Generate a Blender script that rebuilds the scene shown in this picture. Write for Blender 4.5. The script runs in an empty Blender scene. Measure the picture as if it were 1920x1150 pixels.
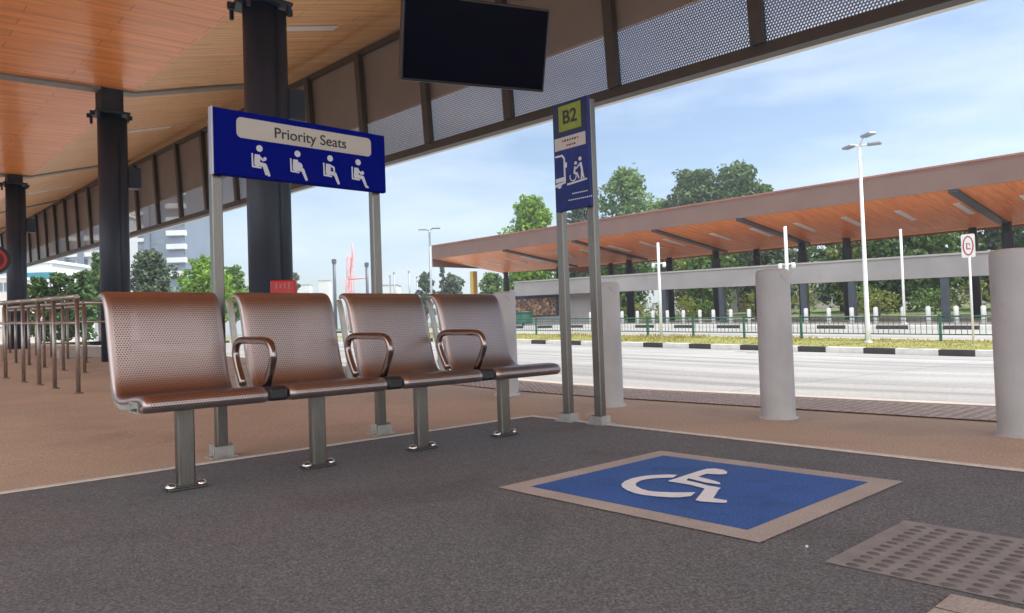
import bpy, math, random
import numpy as np
from mathutils import Vector, Matrix
random.seed(7)
S = bpy.context.scene
COL = S.collection
PI = math.pi
R = math.radians

# ------------------------------------------------------------------ terrain
def T(y):
    t = y - 4.4
    v = 0. if t < 0 else (.0262 * t * t / 4 if t < 2 else .0262 * (t - 1))
    cap = .66
    if v > .45:
        v = .45 + (cap - .45) * (1 - math.exp(-(v - .45) / (cap - .45)))
    return v
def road_z(x, y):
    if x <= 20: return T(y) - .15 - .0176 * (x - 6.4)
    if x < 22.6: return T(y) - .2
    return T(y) - .18 + .2 * min(1, (x - 22.6) / 5.4)

# ------------------------------------------------------------------ materials
def nodes(m):
    m.use_nodes = True
    nt = m.node_tree
    return nt, nt.nodes, nt.links
def mat(name, col, rough=.6, metal=0., var=.12, scale=6., bump=0., bscale=60., detail=4, coat=0., spec=.5, stretch=None, col2=None, rvar=0.):
    m = bpy.data.materials.new(name)
    nt, N, L = nodes(m)
    b = N['Principled BSDF']
    b.inputs['Roughness'].default_value = rough
    b.inputs['Metallic'].default_value = metal
    b.inputs['Coat Weight'].default_value = coat
    b.inputs['Specular IOR Level'].default_value = spec
    tc = N.new('ShaderNodeTexCoord')
    mp = N.new('ShaderNodeMapping')
    L.new(tc.outputs['Object'], mp.inputs[0])
    if stretch: mp.inputs['Scale'].default_value = stretch
    nz = N.new('ShaderNodeTexNoise'); nz.inputs['Scale'].default_value = scale; nz.inputs['Detail'].default_value = detail
    L.new(mp.outputs[0], nz.inputs['Vector'])
    rp = N.new('ShaderNodeValToRGB')
    a = [max(0, c * (1 - var)) for c in col]; c2 = col2 or [min(1, c * (1 + var)) for c in col]
    rp.color_ramp.elements[0].position = .3; rp.color_ramp.elements[1].position = .7
    rp.color_ramp.elements[0].color = (*a, 1); rp.color_ramp.elements[1].color = (*c2, 1)
    L.new(nz.outputs['Fac'], rp.inputs[0]); L.new(rp.outputs[0], b.inputs['Base Color'])
    if rvar:
        mr = N.new('ShaderNodeMapRange'); mr.inputs[3].default_value = max(0, rough - rvar); mr.inputs[4].default_value = min(1, rough + rvar)
        L.new(nz.outputs['Fac'], mr.inputs[0]); L.new(mr.outputs[0], b.inputs['Roughness'])
    if bump:
        n2 = N.new('ShaderNodeTexNoise'); n2.inputs['Scale'].default_value = bscale; n2.inputs['Detail'].default_value = 6
        L.new(mp.outputs[0], n2.inputs['Vector'])
        bp = N.new('ShaderNodeBump'); bp.inputs['Strength'].default_value = bump; bp.inputs['Distance'].default_value = .01
        L.new(n2.outputs['Fac'], bp.inputs['Height']); L.new(bp.outputs[0], b.inputs['Normal'])
    return m

def speckle(name, base, dark, light, scale=140., blotch=(1, 1, 1), bscale=.8, rough=.85, bump=.25, sp=(.32, .68)):
    """fine aggregate: speckled colour with large soft blotches"""
    m = bpy.data.materials.new(name)
    nt, N, L = nodes(m)
    b = N['Principled BSDF']; b.inputs['Roughness'].default_value = rough; b.inputs['Specular IOR Level'].default_value = .35
    tc = N.new('ShaderNodeTexCoord')
    nz = N.new('ShaderNodeTexNoise'); nz.inputs['Scale'].default_value = scale; nz.inputs['Detail'].default_value = 3; nz.inputs['Roughness'].default_value = .7
    L.new(tc.outputs['Object'], nz.inputs['Vector'])
    rp = N.new('ShaderNodeValToRGB'); e = rp.color_ramp.elements
    e[0].position = sp[0]; e[0].color = (*dark, 1); e[1].position = sp[1]; e[1].color = (*light, 1)
    mid = e.new(.5); mid.color = (*base, 1)
    L.new(nz.outputs['Fac'], rp.inputs[0])
    n2 = N.new('ShaderNodeTexNoise'); n2.inputs['Scale'].default_value = bscale; n2.inputs['Detail'].default_value = 5
    L.new(tc.outputs['Object'], n2.inputs['Vector'])
    r2 = N.new('ShaderNodeValToRGB'); f = r2.color_ramp.elements
    f[0].position = .38; f[0].color = (1, 1, 1, 1); f[1].position = .62; f[1].color = (*blotch, 1)
    L.new(n2.outputs['Fac'], r2.inputs[0])
    mx = N.new('ShaderNodeMix'); mx.data_type = 'RGBA'; mx.blend_type = 'MULTIPLY'; mx.inputs[0].default_value = 1
    L.new(rp.outputs[0], mx.inputs[6]); L.new(r2.outputs[0], mx.inputs[7]); L.new(mx.outputs[2], b.inputs['Base Color'])
    bp = N.new('ShaderNodeBump'); bp.inputs['Strength'].default_value = bump; bp.inputs['Distance'].default_value = .004
    L.new(nz.outputs['Fac'], bp.inputs['Height']); L.new(bp.outputs[0], b.inputs['Normal'])
    return m

def math_node(N, L, op, a, b=None, c=None):
    n = N.new('ShaderNodeMath'); n.operation = op
    for i, v in enumerate((a, b, c)):
        if v is None: continue
        if isinstance(v, (int, float)): n.inputs[i].default_value = v
        else: L.new(v, n.inputs[i])
    return n.outputs[0]

def perforate(m, pitch, rad, box=None):
    """real holes: transparent where the punched pattern is (UV in metres)"""
    nt, N, L = nodes(m)
    b = N['Principled BSDF']; out = N['Material Output']
    uv = N.new('ShaderNodeUVMap'); sx = N.new('ShaderNodeSeparateXYZ'); L.new(uv.outputs[0], sx.inputs[0])
    u, v = sx.outputs[0], sx.outputs[1]
    vr = math_node(N, L, 'DIVIDE', v, pitch * .866)
    row = math_node(N, L, 'FLOOR', vr)
    odd = math_node(N, L, 'MULTIPLY', math_node(N, L, 'MODULO', row, 2.), .5)
    ur = math_node(N, L, 'ADD', math_node(N, L, 'DIVIDE', u, pitch), odd)
    du = math_node(N, L, 'MULTIPLY', math_node(N, L, 'SUBTRACT', math_node(N, L, 'FRACT', ur), .5), pitch)
    dv = math_node(N, L, 'MULTIPLY', math_node(N, L, 'SUBTRACT', math_node(N, L, 'FRACT', vr), .5), pitch * .866)
    d2 = math_node(N, L, 'ADD', math_node(N, L, 'MULTIPLY', du, du), math_node(N, L, 'MULTIPLY', dv, dv))
    hole = math_node(N, L, 'LESS_THAN', d2, rad * rad)
    if box:
        for s, lo, hi in ((u, box[0], box[1]), (v, box[2], box[3])):
            hole = math_node(N, L, 'MULTIPLY', hole, math_node(N, L, 'GREATER_THAN', s, lo))
            hole = math_node(N, L, 'MULTIPLY', hole, math_node(N, L, 'LESS_THAN', s, hi))
    ring = math_node(N, L, 'LESS_THAN', d2, (rad * 1.45) ** 2)
    if box:
        for s, lo, hi in ((u, box[0], box[1]), (v, box[2], box[3])):
            ring = math_node(N, L, 'MULTIPLY', ring, math_node(N, L, 'GREATER_THAN', s, lo))
            ring = math_node(N, L, 'MULTIPLY', ring, math_node(N, L, 'LESS_THAN', s, hi))
        src = b.inputs['Base Color'].links[0].from_socket
        mc = N.new('ShaderNodeMix'); mc.data_type = 'RGBA'; mc.inputs[7].default_value = (.05, .04, .04, 1)
        L.new(ring, mc.inputs[0]); L.new(src, mc.inputs[6]); L.new(mc.outputs[2], b.inputs['Base Color'])
    tr = N.new('ShaderNodeBsdfTransparent'); mx = N.new('ShaderNodeMixShader')
    L.new(hole, mx.inputs[0]); L.new(b.outputs[0], mx.inputs[1]); L.new(tr.outputs[0], mx.inputs[2]); L.new(mx.outputs[0], out.inputs[0])
    return m

def foliage(name, dark, light, trans=.25):
    m = bpy.data.materials.new(name)
    nt, N, L = nodes(m)
    b = N['Principled BSDF']; b.inputs['Roughness'].default_value = .55; b.inputs['Specular IOR Level'].default_value = .3
    g = N.new('ShaderNodeNewGeometry'); rp = N.new('ShaderNodeValToRGB')
    rp.color_ramp.elements[0].color = (*dark, 1); rp.color_ramp.elements[1].color = (*light, 1)
    L.new(g.outputs['Random Per Island'], rp.inputs[0]); L.new(rp.outputs[0], b.inputs['Base Color'])
    t = N.new('ShaderNodeBsdfTranslucent'); L.new(rp.outputs[0], t.inputs[0])
    mx = N.new('ShaderNodeMixShader'); mx.inputs[0].default_value = trans
    L.new(b.outputs[0], mx.inputs[1]); L.new(t.outputs[0], mx.inputs[2]); L.new(mx.outputs[0], N['Material Output'].inputs[0])
    return m

M = {}
M['asphalt'] = speckle('asphalt', (.165, .180, .185), (.080, .087, .090), (.31, .33, .335), 135, (1.08, .97, .98), .8, .8, .45)
M['tan'] = speckle('tan_paving', (.60, .455, .325), (.39, .29, .20), (.79, .64, .50), 90, (.88, .9, .92), .7, .8, .2)
M['tan_light'] = speckle('tan_strip', (.54, .49, .44), (.42, .37, .33), (.66, .61, .56), 120, (.9, .9, .9), 3, .8, .15)
M['blue_floor'] = speckle('blue_floor', (.045, .145, .46), (.02, .075, .28), (.11, .25, .60), 120, (.85, .9, 1.0), 1.6, .7, .2)
M['white_mark'] = mat('white_marking', (.90, .95, 1.0), .6, var=.06, scale=40, bump=.15, bscale=120)
M['road'] = speckle('road_concrete', (.385, .38, .36), (.31, .305, .29), (.47, .46, .44), 25, (.88, .88, .90), .35, .85, .1)
M['stud'] = mat('tactile_stud', (.125, .12, .12), .7, var=.15, scale=30)  # darker than the tile: shade on the domes painted into the stud colour
M['tile'] = mat('tactile_tile', (.29, .28, .27), .75, var=.15, scale=12, bump=.2)
M['tile_far'] = mat('tactile_tile_edge', (.56, .48, .42), .75, var=.15, scale=12, bump=.2)
M['stud_far'] = mat('tactile_stud_edge', (.40, .355, .325), .6, var=.15, scale=30)
M['kerb_w'] = mat('kerb_white', (.72, .71, .68), .7, var=.1, scale=4)
M['kerb_b'] = mat('kerb_black', (.045, .042, .042), .7, var=.2, scale=4)
M['concrete'] = mat('concrete', (.42, .40, .39), .85, var=.08, scale=2.5, bump=.15, bscale=40)
M['far_pave'] = speckle('far_paving', (.52, .49, .45), (.42, .40, .37), (.62, .58, .54), 20, (.85, .85, .87), .5, .85, .1)
M['concrete_band'] = mat('concrete_band', (.36, .34, .335), .85, var=.08, scale=.7)
M['bollard'] = mat('bollard_concrete', (.50, .50, .505), .75, var=.06, scale=3, bump=.12, bscale=70)
M['steel'] = mat('brushed_steel', (.21, .195, .175), .36, 1., var=.14, scale=9, stretch=(30, 30, 1), bump=.04, rvar=.08)
M['steel_bright'] = mat('steel_cap', (.78, .78, .78), .18, 1., var=.04)
M['galv'] = mat('galvanised_bracket', (.50, .50, .47), .45, .8, var=.15, scale=14)
M['rail_steel'] = mat('queue_rail_steel', (.36, .32, .29), .38, .9, var=.15, scale=5, stretch=(10, 10, 1))
M['seat'] = perforate(mat('seat_steel', (.46, .38, .36), .38, 1., var=.03, scale=3), .0125, .0023, (.030, .52, .05, 1.0))
M['arm'] = mat('armrest_chrome', (.30, .24, .22), .16, 1., var=.05)
M['black'] = mat('black_plastic', (.018, .018, .019), .45, var=.2)
M['beam_gray'] = mat('beam_steel_gray', (.27, .28, .27), .5, .3, var=.08)
M['dark_col'] = mat('column_paint', (.030, .043, .066), .42, 0., var=.1, scale=1.5, spec=.35, rvar=.05)
M['dark_far'] = mat('column_paint_far', (.055, .07, .09), .4, var=.1, scale=1.5)
M['brown_metal'] = mat('brown_metal', (.20, .14, .12), .6, .2, var=.12, scale=1.2)
M['brown_fascia'] = mat('brown_fascia', (.19, .115, .095), .6, .1, var=.07, scale=.9)
M['fascia_board'] = mat('fascia_board', (.38, .295, .255), .6, 0, var=.06, scale=.9)
M['roof_top'] = mat('roof_sheet_top', (.30, .14, .11), .6, .1, var=.15, scale=.8)
M['mullion'] = mat('mullion_paint', (.050, .042, .040), .5, var=.1)
M['light_edge'] = mat('edge_trim', (.66, .66, .64), .4, .2, var=.05)
M['screen'] = perforate(mat('perforated_screen', (.26, .225, .215), .55, .1, var=.1, scale=1.), .036, .0122)
M['navy'] = mat('sign_navy', (.001, .006, .19), .6, var=.05, spec=.05)
M['navy_edge'] = mat('sign_edge', (.42, .41, .46), .4, .5, var=.05)
M['navy2'] = mat('sign_blue', (.002, .018, .15), .6, var=.25, scale=12)
M['sign_dark'] = mat('sign_dark_navy', (.004, .012, .06), .45, var=.1)
M['sign_green'] = mat('sign_green', (.22, .28, .035), .6, var=.1, scale=30)
M['sign_white'] = mat('sign_white', (.50, .47, .42), .5, var=.04)
M['picto'] = mat('picto_white', (.60, .62, .66), .5, var=.04)
M['ink'] = mat('ink_black', (.02, .02, .025), .5, var=.05)
M['ink_red'] = mat('ink_red', (.42, .05, .04), .5, var=.05)
M['screen_black'] = mat('display_panel', (.0008, .001, .008), .35, var=.02, spec=.06)
M['display_case'] = mat('display_case', (.008, .008, .010), .35, var=.05)
M['white_paint'] = mat('white_paint', (.78, .79, .78), .45, var=.04)
M['lamp_grey'] = mat('lamp_head_grey', (.30, .33, .36), .4, .4, var=.05)
M['rail_green'] = mat('railing_green', (.030, .12, .085), .5, var=.15, scale=3)
M['bark'] = mat('bark', (.17, .13, .095), .9, var=.3, scale=4, bump=.4, bscale=12)
M['grass_base'] = mat('verge_soil', (.30, .26, .08), .95, var=.35, scale=5, col2=(.24, .27, .07), bump=.4, bscale=20)
M['field'] = mat('field', (.12, .15, .05), .95, var=.4, scale=.4, bump=.3, bscale=3)
M['red'] = mat('red_paint', (.50, .018, .02), .4, var=.08)
M['crane_red'] = mat('crane_red', (.70, .30, .30), .6, var=.1)
M['yellow'] = mat('yellow_paint', (.62, .48, .12), .5, var=.1)
M['tower_grey'] = mat('tower_grey', (.17, .21, .28), .7, var=.08, scale=.12)
M['tower_dark'] = mat('tower_dark', (.17, .21, .28), .6, var=.1, scale=.3)
M['bwhite'] = mat('building_white', (.72, .74, .75), .7, var=.05, scale=.3)
M['window'] = mat('window_glass', (.16, .20, .25), .15, 0, var=.25, scale=.5)
M['teal'] = mat('teal_cladding', (.03, .22, .29), .4, var=.15, scale=.6)
M['plaster'] = mat('pale_plaster', (.66, .62, .56), .8, var=.08, scale=.8)
M['mural_dark'] = mat('mural_dark', (.02, .03, .07), .6, var=.3, scale=3)

def road_wear(m):
    nt, N, L = nodes(m); b = N['Principled BSDF']; src = b.inputs['Base Color'].links[0].from_socket
    tc = N.new('ShaderNodeTexCoord'); mp = N.new('ShaderNodeMapping'); mp.inputs['Scale'].default_value = (1.1, .045, 1); L.new(tc.outputs['Object'], mp.inputs[0])
    nz = N.new('ShaderNodeTexNoise'); nz.inputs['Scale'].default_value = 1.3; nz.inputs['Detail'].default_value = 5; L.new(mp.outputs[0], nz.inputs['Vector'])
    rp = N.new('ShaderNodeValToRGB'); rp.color_ramp.elements[0].position = .36; rp.color_ramp.elements[0].color = (.66, .65, .65, 1); rp.color_ramp.elements[1].position = .60; rp.color_ramp.elements[1].color = (1, 1, 1, 1); L.new(nz.outputs['Fac'], rp.inputs[0])
    br = N.new('ShaderNodeTexBrick'); br.offset = 0; br.inputs['Scale'].default_value = 1; br.inputs['Brick Width'].default_value = 3.4; br.inputs['Row Height'].default_value = 5; br.inputs['Mortar Size'].default_value = .018
    br.inputs['Color1'].default_value = (1, 1, 1, 1); br.inputs['Color2'].default_value = (.95, .95, .96, 1); br.inputs['Mortar'].default_value = (.62, .61, .60, 1); L.new(tc.outputs['Object'], br.inputs['Vector'])
    prev = src
    for o in (rp.outputs[0], br.outputs['Color']):
        mx = N.new('ShaderNodeMix'); mx.data_type = 'RGBA'; mx.blend_type = 'MULTIPLY'; mx.inputs[0].default_value = 1; L.new(prev, mx.inputs[6]); L.new(o, mx.inputs[7]); prev = mx.outputs[2]
    L.new(prev, b.inputs['Base Color'])
road_wear(M['road'])
def stains(m, amt=.8, sc=1.6, tint=(1, 1, 1)):
    nt, N, L = nodes(m); b = N['Principled BSDF']; src = b.inputs['Base Color'].links[0].from_socket
    tc = N.new('ShaderNodeTexCoord')
    prev = src
    for s_, lo, hi, a in ((sc, .30, .46, amt), (sc * 5.5, .24, .34, .72), (sc * .35, .35, .65, .86)):
        nz = N.new('ShaderNodeTexNoise'); nz.inputs['Scale'].default_value = s_; nz.inputs['Detail'].default_value = 6; nz.inputs['Distortion'].default_value = .6; L.new(tc.outputs['Object'], nz.inputs['Vector'])
        rp = N.new('ShaderNodeValToRGB'); rp.color_ramp.elements[0].position = lo; rp.color_ramp.elements[0].color = (a * tint[0], a * tint[1], a * tint[2], 1); rp.color_ramp.elements[1].position = hi; rp.color_ramp.elements[1].color = (1, 1, 1, 1); L.new(nz.outputs['Fac'], rp.inputs[0])
        mx = N.new('ShaderNodeMix'); mx.data_type = 'RGBA'; mx.blend_type = 'MULTIPLY'; mx.inputs[0].default_value = 1; L.new(prev, mx.inputs[6]); L.new(rp.outputs[0], mx.inputs[7]); prev = mx.outputs[2]
    L.new(prev, b.inputs['Base Color'])
stains(M['asphalt'], .80, 1.3); stains(M['tan'], .84, 1.1); stains(M['blue_floor'], .74, 5); stains(M['bollard'], .88, 2.2); stains(M['concrete_band'], .88, .5); stains(M['tan_light'], .86, 4)

# orange soffit planks: long panels with joints, gloss
def soffit(name, c1, c2, rough, coat, pitch=.30, blen=2.4):
    m = bpy.data.materials.new(name)
    nt, N, L = nodes(m)
    b = N['Principled BSDF']; b.inputs['Roughness'].default_value = rough; b.inputs['Coat Weight'].default_value = coat; b.inputs['Coat Roughness'].default_value = .14
    tc = N.new('ShaderNodeTexCoord'); mp = N.new('ShaderNodeMapping'); L.new(tc.outputs['Object'], mp.inputs[0])
    br = N.new('ShaderNodeTexBrick'); br.inputs['Scale'].default_value = 1
    br.inputs['Brick Width'].default_value = blen; br.inputs['Row Height'].default_value = pitch
    br.inputs['Mortar Size'].default_value = .009; br.inputs['Mortar Smooth'].default_value = .3
    br.inputs['Color1'].default_value = (*c1, 1); br.inputs['Color2'].default_value = (*c2, 1)
    br.inputs['Mortar'].default_value = (c1[0] * .6, c1[1] * .55, c1[2] * .5, 1)
    L.new(mp.outputs[0], br.inputs['Vector'])
    nz = N.new('ShaderNodeTexNoise'); nz.inputs['Scale'].default_value = 1.; nz.inputs['Detail'].default_value = 5
    mp2 = N.new('ShaderNodeMapping'); mp2.inputs['Scale'].default_value = (.7, 9, 1); L.new(tc.outputs['Object'], mp2.inputs[0]); L.new(mp2.outputs[0], nz.inputs['Vector'])
    rp = N.new('ShaderNodeValToRGB'); rp.color_ramp.elements[0].position = .3; rp.color_ramp.elements[1].position = .7
    rp.color_ramp.elements[0].color = (.78, .74, .7, 1); rp.color_ramp.elements[1].color = (1.1, 1.1, 1.1, 1); L.new(nz.outputs['Fac'], rp.inputs[0])
    mx = N.new('ShaderNodeMix'); mx.data_type = 'RGBA'; mx.blend_type = 'MULTIPLY'; mx.inputs[0].default_value = 1
    L.new(br.outputs['Color'], mx.inputs[6]); L.new(rp.outputs[0], mx.inputs[7]); L.new(mx.outputs[2], b.inputs['Base Color'])
    bp = N.new('ShaderNodeBump'); bp.inputs['Strength'].default_value = .10; bp.inputs['Distance'].default_value = .02
    n3 = N.new('ShaderNodeTexNoise'); n3.inputs['Scale'].default_value = .9; L.new(mp2.outputs[0], n3.inputs['Vector'])
    L.new(n3.outputs['Fac'], bp.inputs['Height'])
    bp2 = N.new('ShaderNodeBump'); bp2.inputs['Strength'].default_value = .5; bp2.inputs['Distance'].default_value = .01; bp2.invert = True
    L.new(br.outputs['Fac'], bp2.inputs['Height']); L.new(bp.outputs[0], bp2.inputs['Normal'])
    L.new(bp2.outputs[0], b.inputs['Normal']); L.new(bp2.outputs[0], b.inputs['Coat Normal'])
    return m
M['soffit'] = soffit('soffit_orange', (.97, .36, .105), (.92, .32, .09), .40, .32)
M['soffit_out'] = soffit('soffit_orange_lit', (.98, .60, .31), (.96, .56, .28), .40, .3)  # paler tint of the orange ceiling: road bounce painted into the outer wing
M['soffit_in'] = M['soffit']
M['soffit_far'] = soffit('soffit_orange_far', (.99, .33, .10), (.97, .30, .085), .5, .1, .5, 3)

LEAF = {
 'bright': foliage('leaves_bright', (.10, .20, .022), (.27, .44, .055), .4),
 'mid': foliage('leaves_mid', (.065, .14, .03), (.19, .30, .075), .38),
 'dark': foliage('leaves_dark', (.045, .10, .034), (.12, .20, .058), .28),
 'grey': foliage('leaves_grey', (.055, .085, .055), (.12, .17, .085), .25),
 'yellow': foliage('leaves_yellow', (.13, .17, .03), (.30, .33, .08), .35),
 'grass': foliage('verge_grass', (.27, .24, .05), (.50, .42, .16), .3),
}

# ------------------------------------------------------------------ mesh builder
class MB:
    def __init__(s): s.v = []; s.f = []; s.mi = []; s.uv = {}; s.sm = []
    def face(s, pts, mi=0, uv=None, smooth=False):
        i = len(s.v); s.v += [tuple(p) for p in pts]; s.f.append(tuple(range(i, i + len(pts)))); s.mi.append(mi); s.sm.append(smooth)
        if uv: s.uv[len(s.f) - 1] = uv
        return s
    def box(s, x0, x1, y0, y1, z0, z1, mi=0, bev=0.):
        return s.obox(((x0 + x1) / 2, (y0 + y1) / 2, (z0 + z1) / 2), (x1 - x0, y1 - y0, z1 - z0), None, mi, bev)
    def obox(s, c, d, rot=None, mi=0, bev=0.):
        """box with optional chamfer of all edges"""
        h = [abs(q) / 2 for q in d]; c = Vector(c); rot = rot or Matrix.Identity(3)
        if bev <= 0:
            P = [c + rot @ Vector((a * h[0], b * h[1], e * h[2])) for a in (-1, 1) for b in (-1, 1) for e in (-1, 1)]
            i = len(s.v); s.v += [tuple(p) for p in P]
            for q in ((0, 1, 3, 2), (4, 6, 7, 5), (0, 4, 5, 1), (2, 3, 7, 6), (0, 2, 6, 4), (1, 5, 7, 3)):
                s.f.append(tuple(i + k for k in q)); s.mi.append(mi); s.sm.append(False)
            return s
        bev = min(bev, min(h) * .9)
        idx = {}
        i = len(s.v)
        for a in (-1, 1):
            for b in (-1, 1):
                for e in (-1, 1):
                    for ax in range(3):
                        q = [a * (h[0] - bev), b * (h[1] - bev), e * (h[2] - bev)]
                        q[ax] = (a, b, e)[ax] * h[ax]
                        idx[(a, b, e, ax)] = len(s.v); s.v.append(tuple(c + rot @ Vector(q)))
        def add(f): s.f.append(tuple(f)); s.mi.append(mi); s.sm.append(False)
        for ax in range(3):
            o = [k for k in range(3) if k != ax]
            for sg in (-1, 1):
                ring = []
                for p, q in ((-1, -1), (1, -1), (1, 1), (-1, 1)):
                    k = [0, 0, 0]; k[ax] = sg; k[o[0]] = p; k[o[1]] = q; ring.append(idx[(*k, ax)])
                if (sg > 0) == (ax == 1): ring.reverse()
                add(ring)
        for ax in range(3):
            o = [k for k in range(3) if k != ax]
            for p in (-1, 1):
                for q in (-1, 1):
                    k0 = [0, 0, 0]; k1 = [0, 0, 0]; k0[ax] = -1; k1[ax] = 1
                    for k in (k0, k1): k[o[0]] = p; k[o[1]] = q
                    add([idx[(*k0, o[0])], idx[(*k1, o[0])], idx[(*k1, o[1])], idx[(*k0, o[1])]])
        for a in (-1, 1):
            for b in (-1, 1):
                for e in (-1, 1): add([idx[(a, b, e, 0)], idx[(a, b, e, 1)], idx[(a, b, e, 2)]])
        return s
    def tube(s, pts, rad, n=12, mi=0, closed=False, caps=True, squash=None):
        pts = [Vector(p) for p in pts]; k = len(pts)
        rr = rad if isinstance(rad, (list, tuple)) else [rad] * k
        i0 = len(s.v); up = None
        for j, p in enumerate(pts):
            a = pts[(j - 1) % k] if (closed or j > 0) else p
            b = pts[(j + 1) % k] if (closed or j < k - 1) else p
            t = (b - a).normalized()
            if up is None:
                up = Vector((0, 0, 1)) if abs(t.z) < .9 else Vector((1, 0, 0))
            x = up - t * up.dot(t); x.normalize(); y = t.cross(x); up = x
            for q in range(n):
                an = 2 * PI * q / n
                s.v.append(tuple(p + (x * math.cos(an) + y * math.sin(an)) * rr[j]))
        for j in range(k if closed else k - 1):
            for q in range(n):
                A = i0 + j * n; Bq = i0 + ((j + 1) % k) * n
                s.f.append((A + q, A + (q + 1) % n, Bq + (q + 1) % n, Bq + q)); s.mi.append(mi); s.sm.append(True)
        if caps and not closed:
            s.f.append(tuple(i0 + q for q in reversed(range(n)))); s.mi.append(mi); s.sm.append(False)
            s.f.append(tuple(i0 + (k - 1) * n + q for q in range(n))); s.mi.append(mi); s.sm.append(False)
        return s
    def lathe(s, c, prof, n=24, mi=0):
        c = Vector(c); i0 = len(s.v); k = len(prof)
        for r, z in prof:
            for q in range(n):
                an = 2 * PI * q / n; s.v.append((c.x + r * math.cos(an), c.y + r * math.sin(an), c.z + z))
        for j in range(k - 1):
            for q in range(n):
                s.f.append((i0 + j * n + q, i0 + j * n + (q + 1) % n, i0 + (j + 1) * n + (q + 1) % n, i0 + (j + 1) * n + q)); s.mi.append(mi); s.sm.append(True)
        s.f.append(tuple(i0 + q for q in reversed(range(n)))); s.mi.append(mi); s.sm.append(False)
        s.f.append(tuple(i0 + (k - 1) * n + q for q in range(n))); s.mi.append(mi); s.sm.append(False)
        return s
    def prism(s, poly, org, ax, ay, th, mi=0):
        """flat polygon (2D) raised to thickness along ax x ay"""
        org = Vector(org); ax = Vector(ax); ay = Vector(ay); n = ax.cross(ay).normalized() * th
        P = [org + ax * a + ay * b for a, b in poly]; k = len(P); i = len(s.v)
        s.v += [tuple(p) for p in P] + [tuple(p + n) for p in P]
        s.f.append(tuple(i + q for q in reversed(range(k)))); s.f.append(tuple(i + k + q for q in range(k)))
        s.mi += [mi, mi]; s.sm += [False, False]
        for q in range(k):
            r = (q + 1) % k
            s.f.append((i + q, i + r, i + k + r, i + k + q)); s.mi.append(mi); s.sm.append(False)
        return s
    def slab(s, A, B, C, D, th, mi=0):
        """quad A B C D (upper face) thickened downward"""
        P = [Vector(p) for p in (A, B, C, D)]; Q = [p - Vector((0, 0, th)) for p in P]
        i = len(s.v); s.v += [tuple(p) for p in P + Q]
        for f in ((0, 1, 2, 3), (7, 6, 5, 4), (0, 4, 5, 1), (1, 5, 6, 2), (2, 6, 7, 3), (3, 7, 4, 0)):
            s.f.append(tuple(i + k for k in f)); s.mi.append(mi); s.sm.append(False)
        return s
    def build(s, name, m, parent=None, loc=None, flat=False):
        me = bpy.data.meshes.new(name)
        off = Vector((0, 0, 0))
        if parent is not None: off = Vector(parent['_org'])
        elif loc is not None: off = Vector(loc)
        me.from_pydata([tuple(Vector(v) - off) for v in s.v], [], s.f)
        for q in (m if isinstance(m, list) else [m]): me.materials.append(q)
        me.polygons.foreach_set('material_index', s.mi)
        me.polygons.foreach_set('use_smooth', [False if flat else b for b in s.sm])
        if s.uv:
            l = me.uv_layers.new(name='UVMap')
            for fi, uvs in s.uv.items():
                for li, q in zip(me.polygons[fi].loop_indices, uvs): l.data[li].uv = q
        me.update()
        o = bpy.data.objects.new(name, me); COL.objects.link(o)
        if parent is not None: o.parent = parent; o['_org'] = list(off)
        else: o.location = off; o['_org'] = list(off)
        return o

def tag(o, label=None, cat=None, group=None, kind=None):
    if label: o['label'] = label
    if cat: o['category'] = cat
    if group: o['group'] = group
    if kind: o['kind'] = kind
    return o
def thing(name, label, cat, loc=(0, 0, 0), group=None):
    o = bpy.data.objects.new(name, None); COL.objects.link(o); o.location = loc; o['_org'] = list(loc)
    o.empty_display_size = .2
    return tag(o, label, cat, group)
def copy_tree(o, loc, label):
    c = o.copy(); COL.objects.link(c); c.location = loc; c['label'] = label
    for ch in list(o.children):
        d = ch.copy(); COL.objects.link(d); d.parent = c
        for g in list(ch.children):
            e = g.copy(); COL.objects.link(e); e.parent = d
    return c
def ordn(i): return ['first', 'second', 'third', 'fourth', 'fifth', 'sixth', 'seventh', 'eighth', 'ninth', 'tenth', 'eleventh', 'twelfth', 'thirteenth', 'fourteenth', 'fifteenth', 'sixteenth', 'seventeenth', 'eighteenth', 'nineteenth', 'twentieth'][i]
def text_mesh(body, size, org, ax, ay, name, m, parent, ext=.0015, align='CENTER', font_bold=0.):
    cu = bpy.data.curves.new('t', 'FONT'); cu.body = body; cu.size = size; cu.align_x = align; cu.align_y = 'CENTER'; cu.extrude = ext; cu.offset = font_bold
    to = bpy.data.objects.new('t', cu); COL.objects.link(to)
    dg = bpy.context.evaluated_depsgraph_get(); me = bpy.data.meshes.new_from_object(to.evaluated_get(dg))
    bpy.data.objects.remove(to)
    ax = Vector(ax); ay = Vector(ay); az = ax.cross(ay); mt = Matrix((ax, ay, az)).transposed().to_4x4()
    off = Vector(parent['_org']) if parent is not None else Vector((0, 0, 0))
    me.transform(Matrix.Translation(Vector(org) - off) @ mt); me.materials.clear(); me.materials.append(m); me.name = name
    o = bpy.data.objects.new(name, me); COL.objects.link(o); o.parent = parent; o['_org'] = list(off)
    return o
def sheet(name, xs, ys, zf, m, kind='structure', th=0):
    b = MB(); i = 0
    nx, ny = len(xs), len(ys)
    for y in ys:
        for x in xs: b.v.append((x, y, zf(x, y)))
    for j in range(ny - 1):
        for k in range(nx - 1):
            a = j * nx + k; b.f.append((a, a + 1, a + nx + 1, a + nx)); b.mi.append(0); b.sm.append(True)
    o = b.build(name, m); tag(o, kind=kind); return o
def fr(a, b, st):
    n = max(1, int(round((b - a) / st))); return [a + (b - a) * k / n for k in range(n + 1)]

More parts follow.
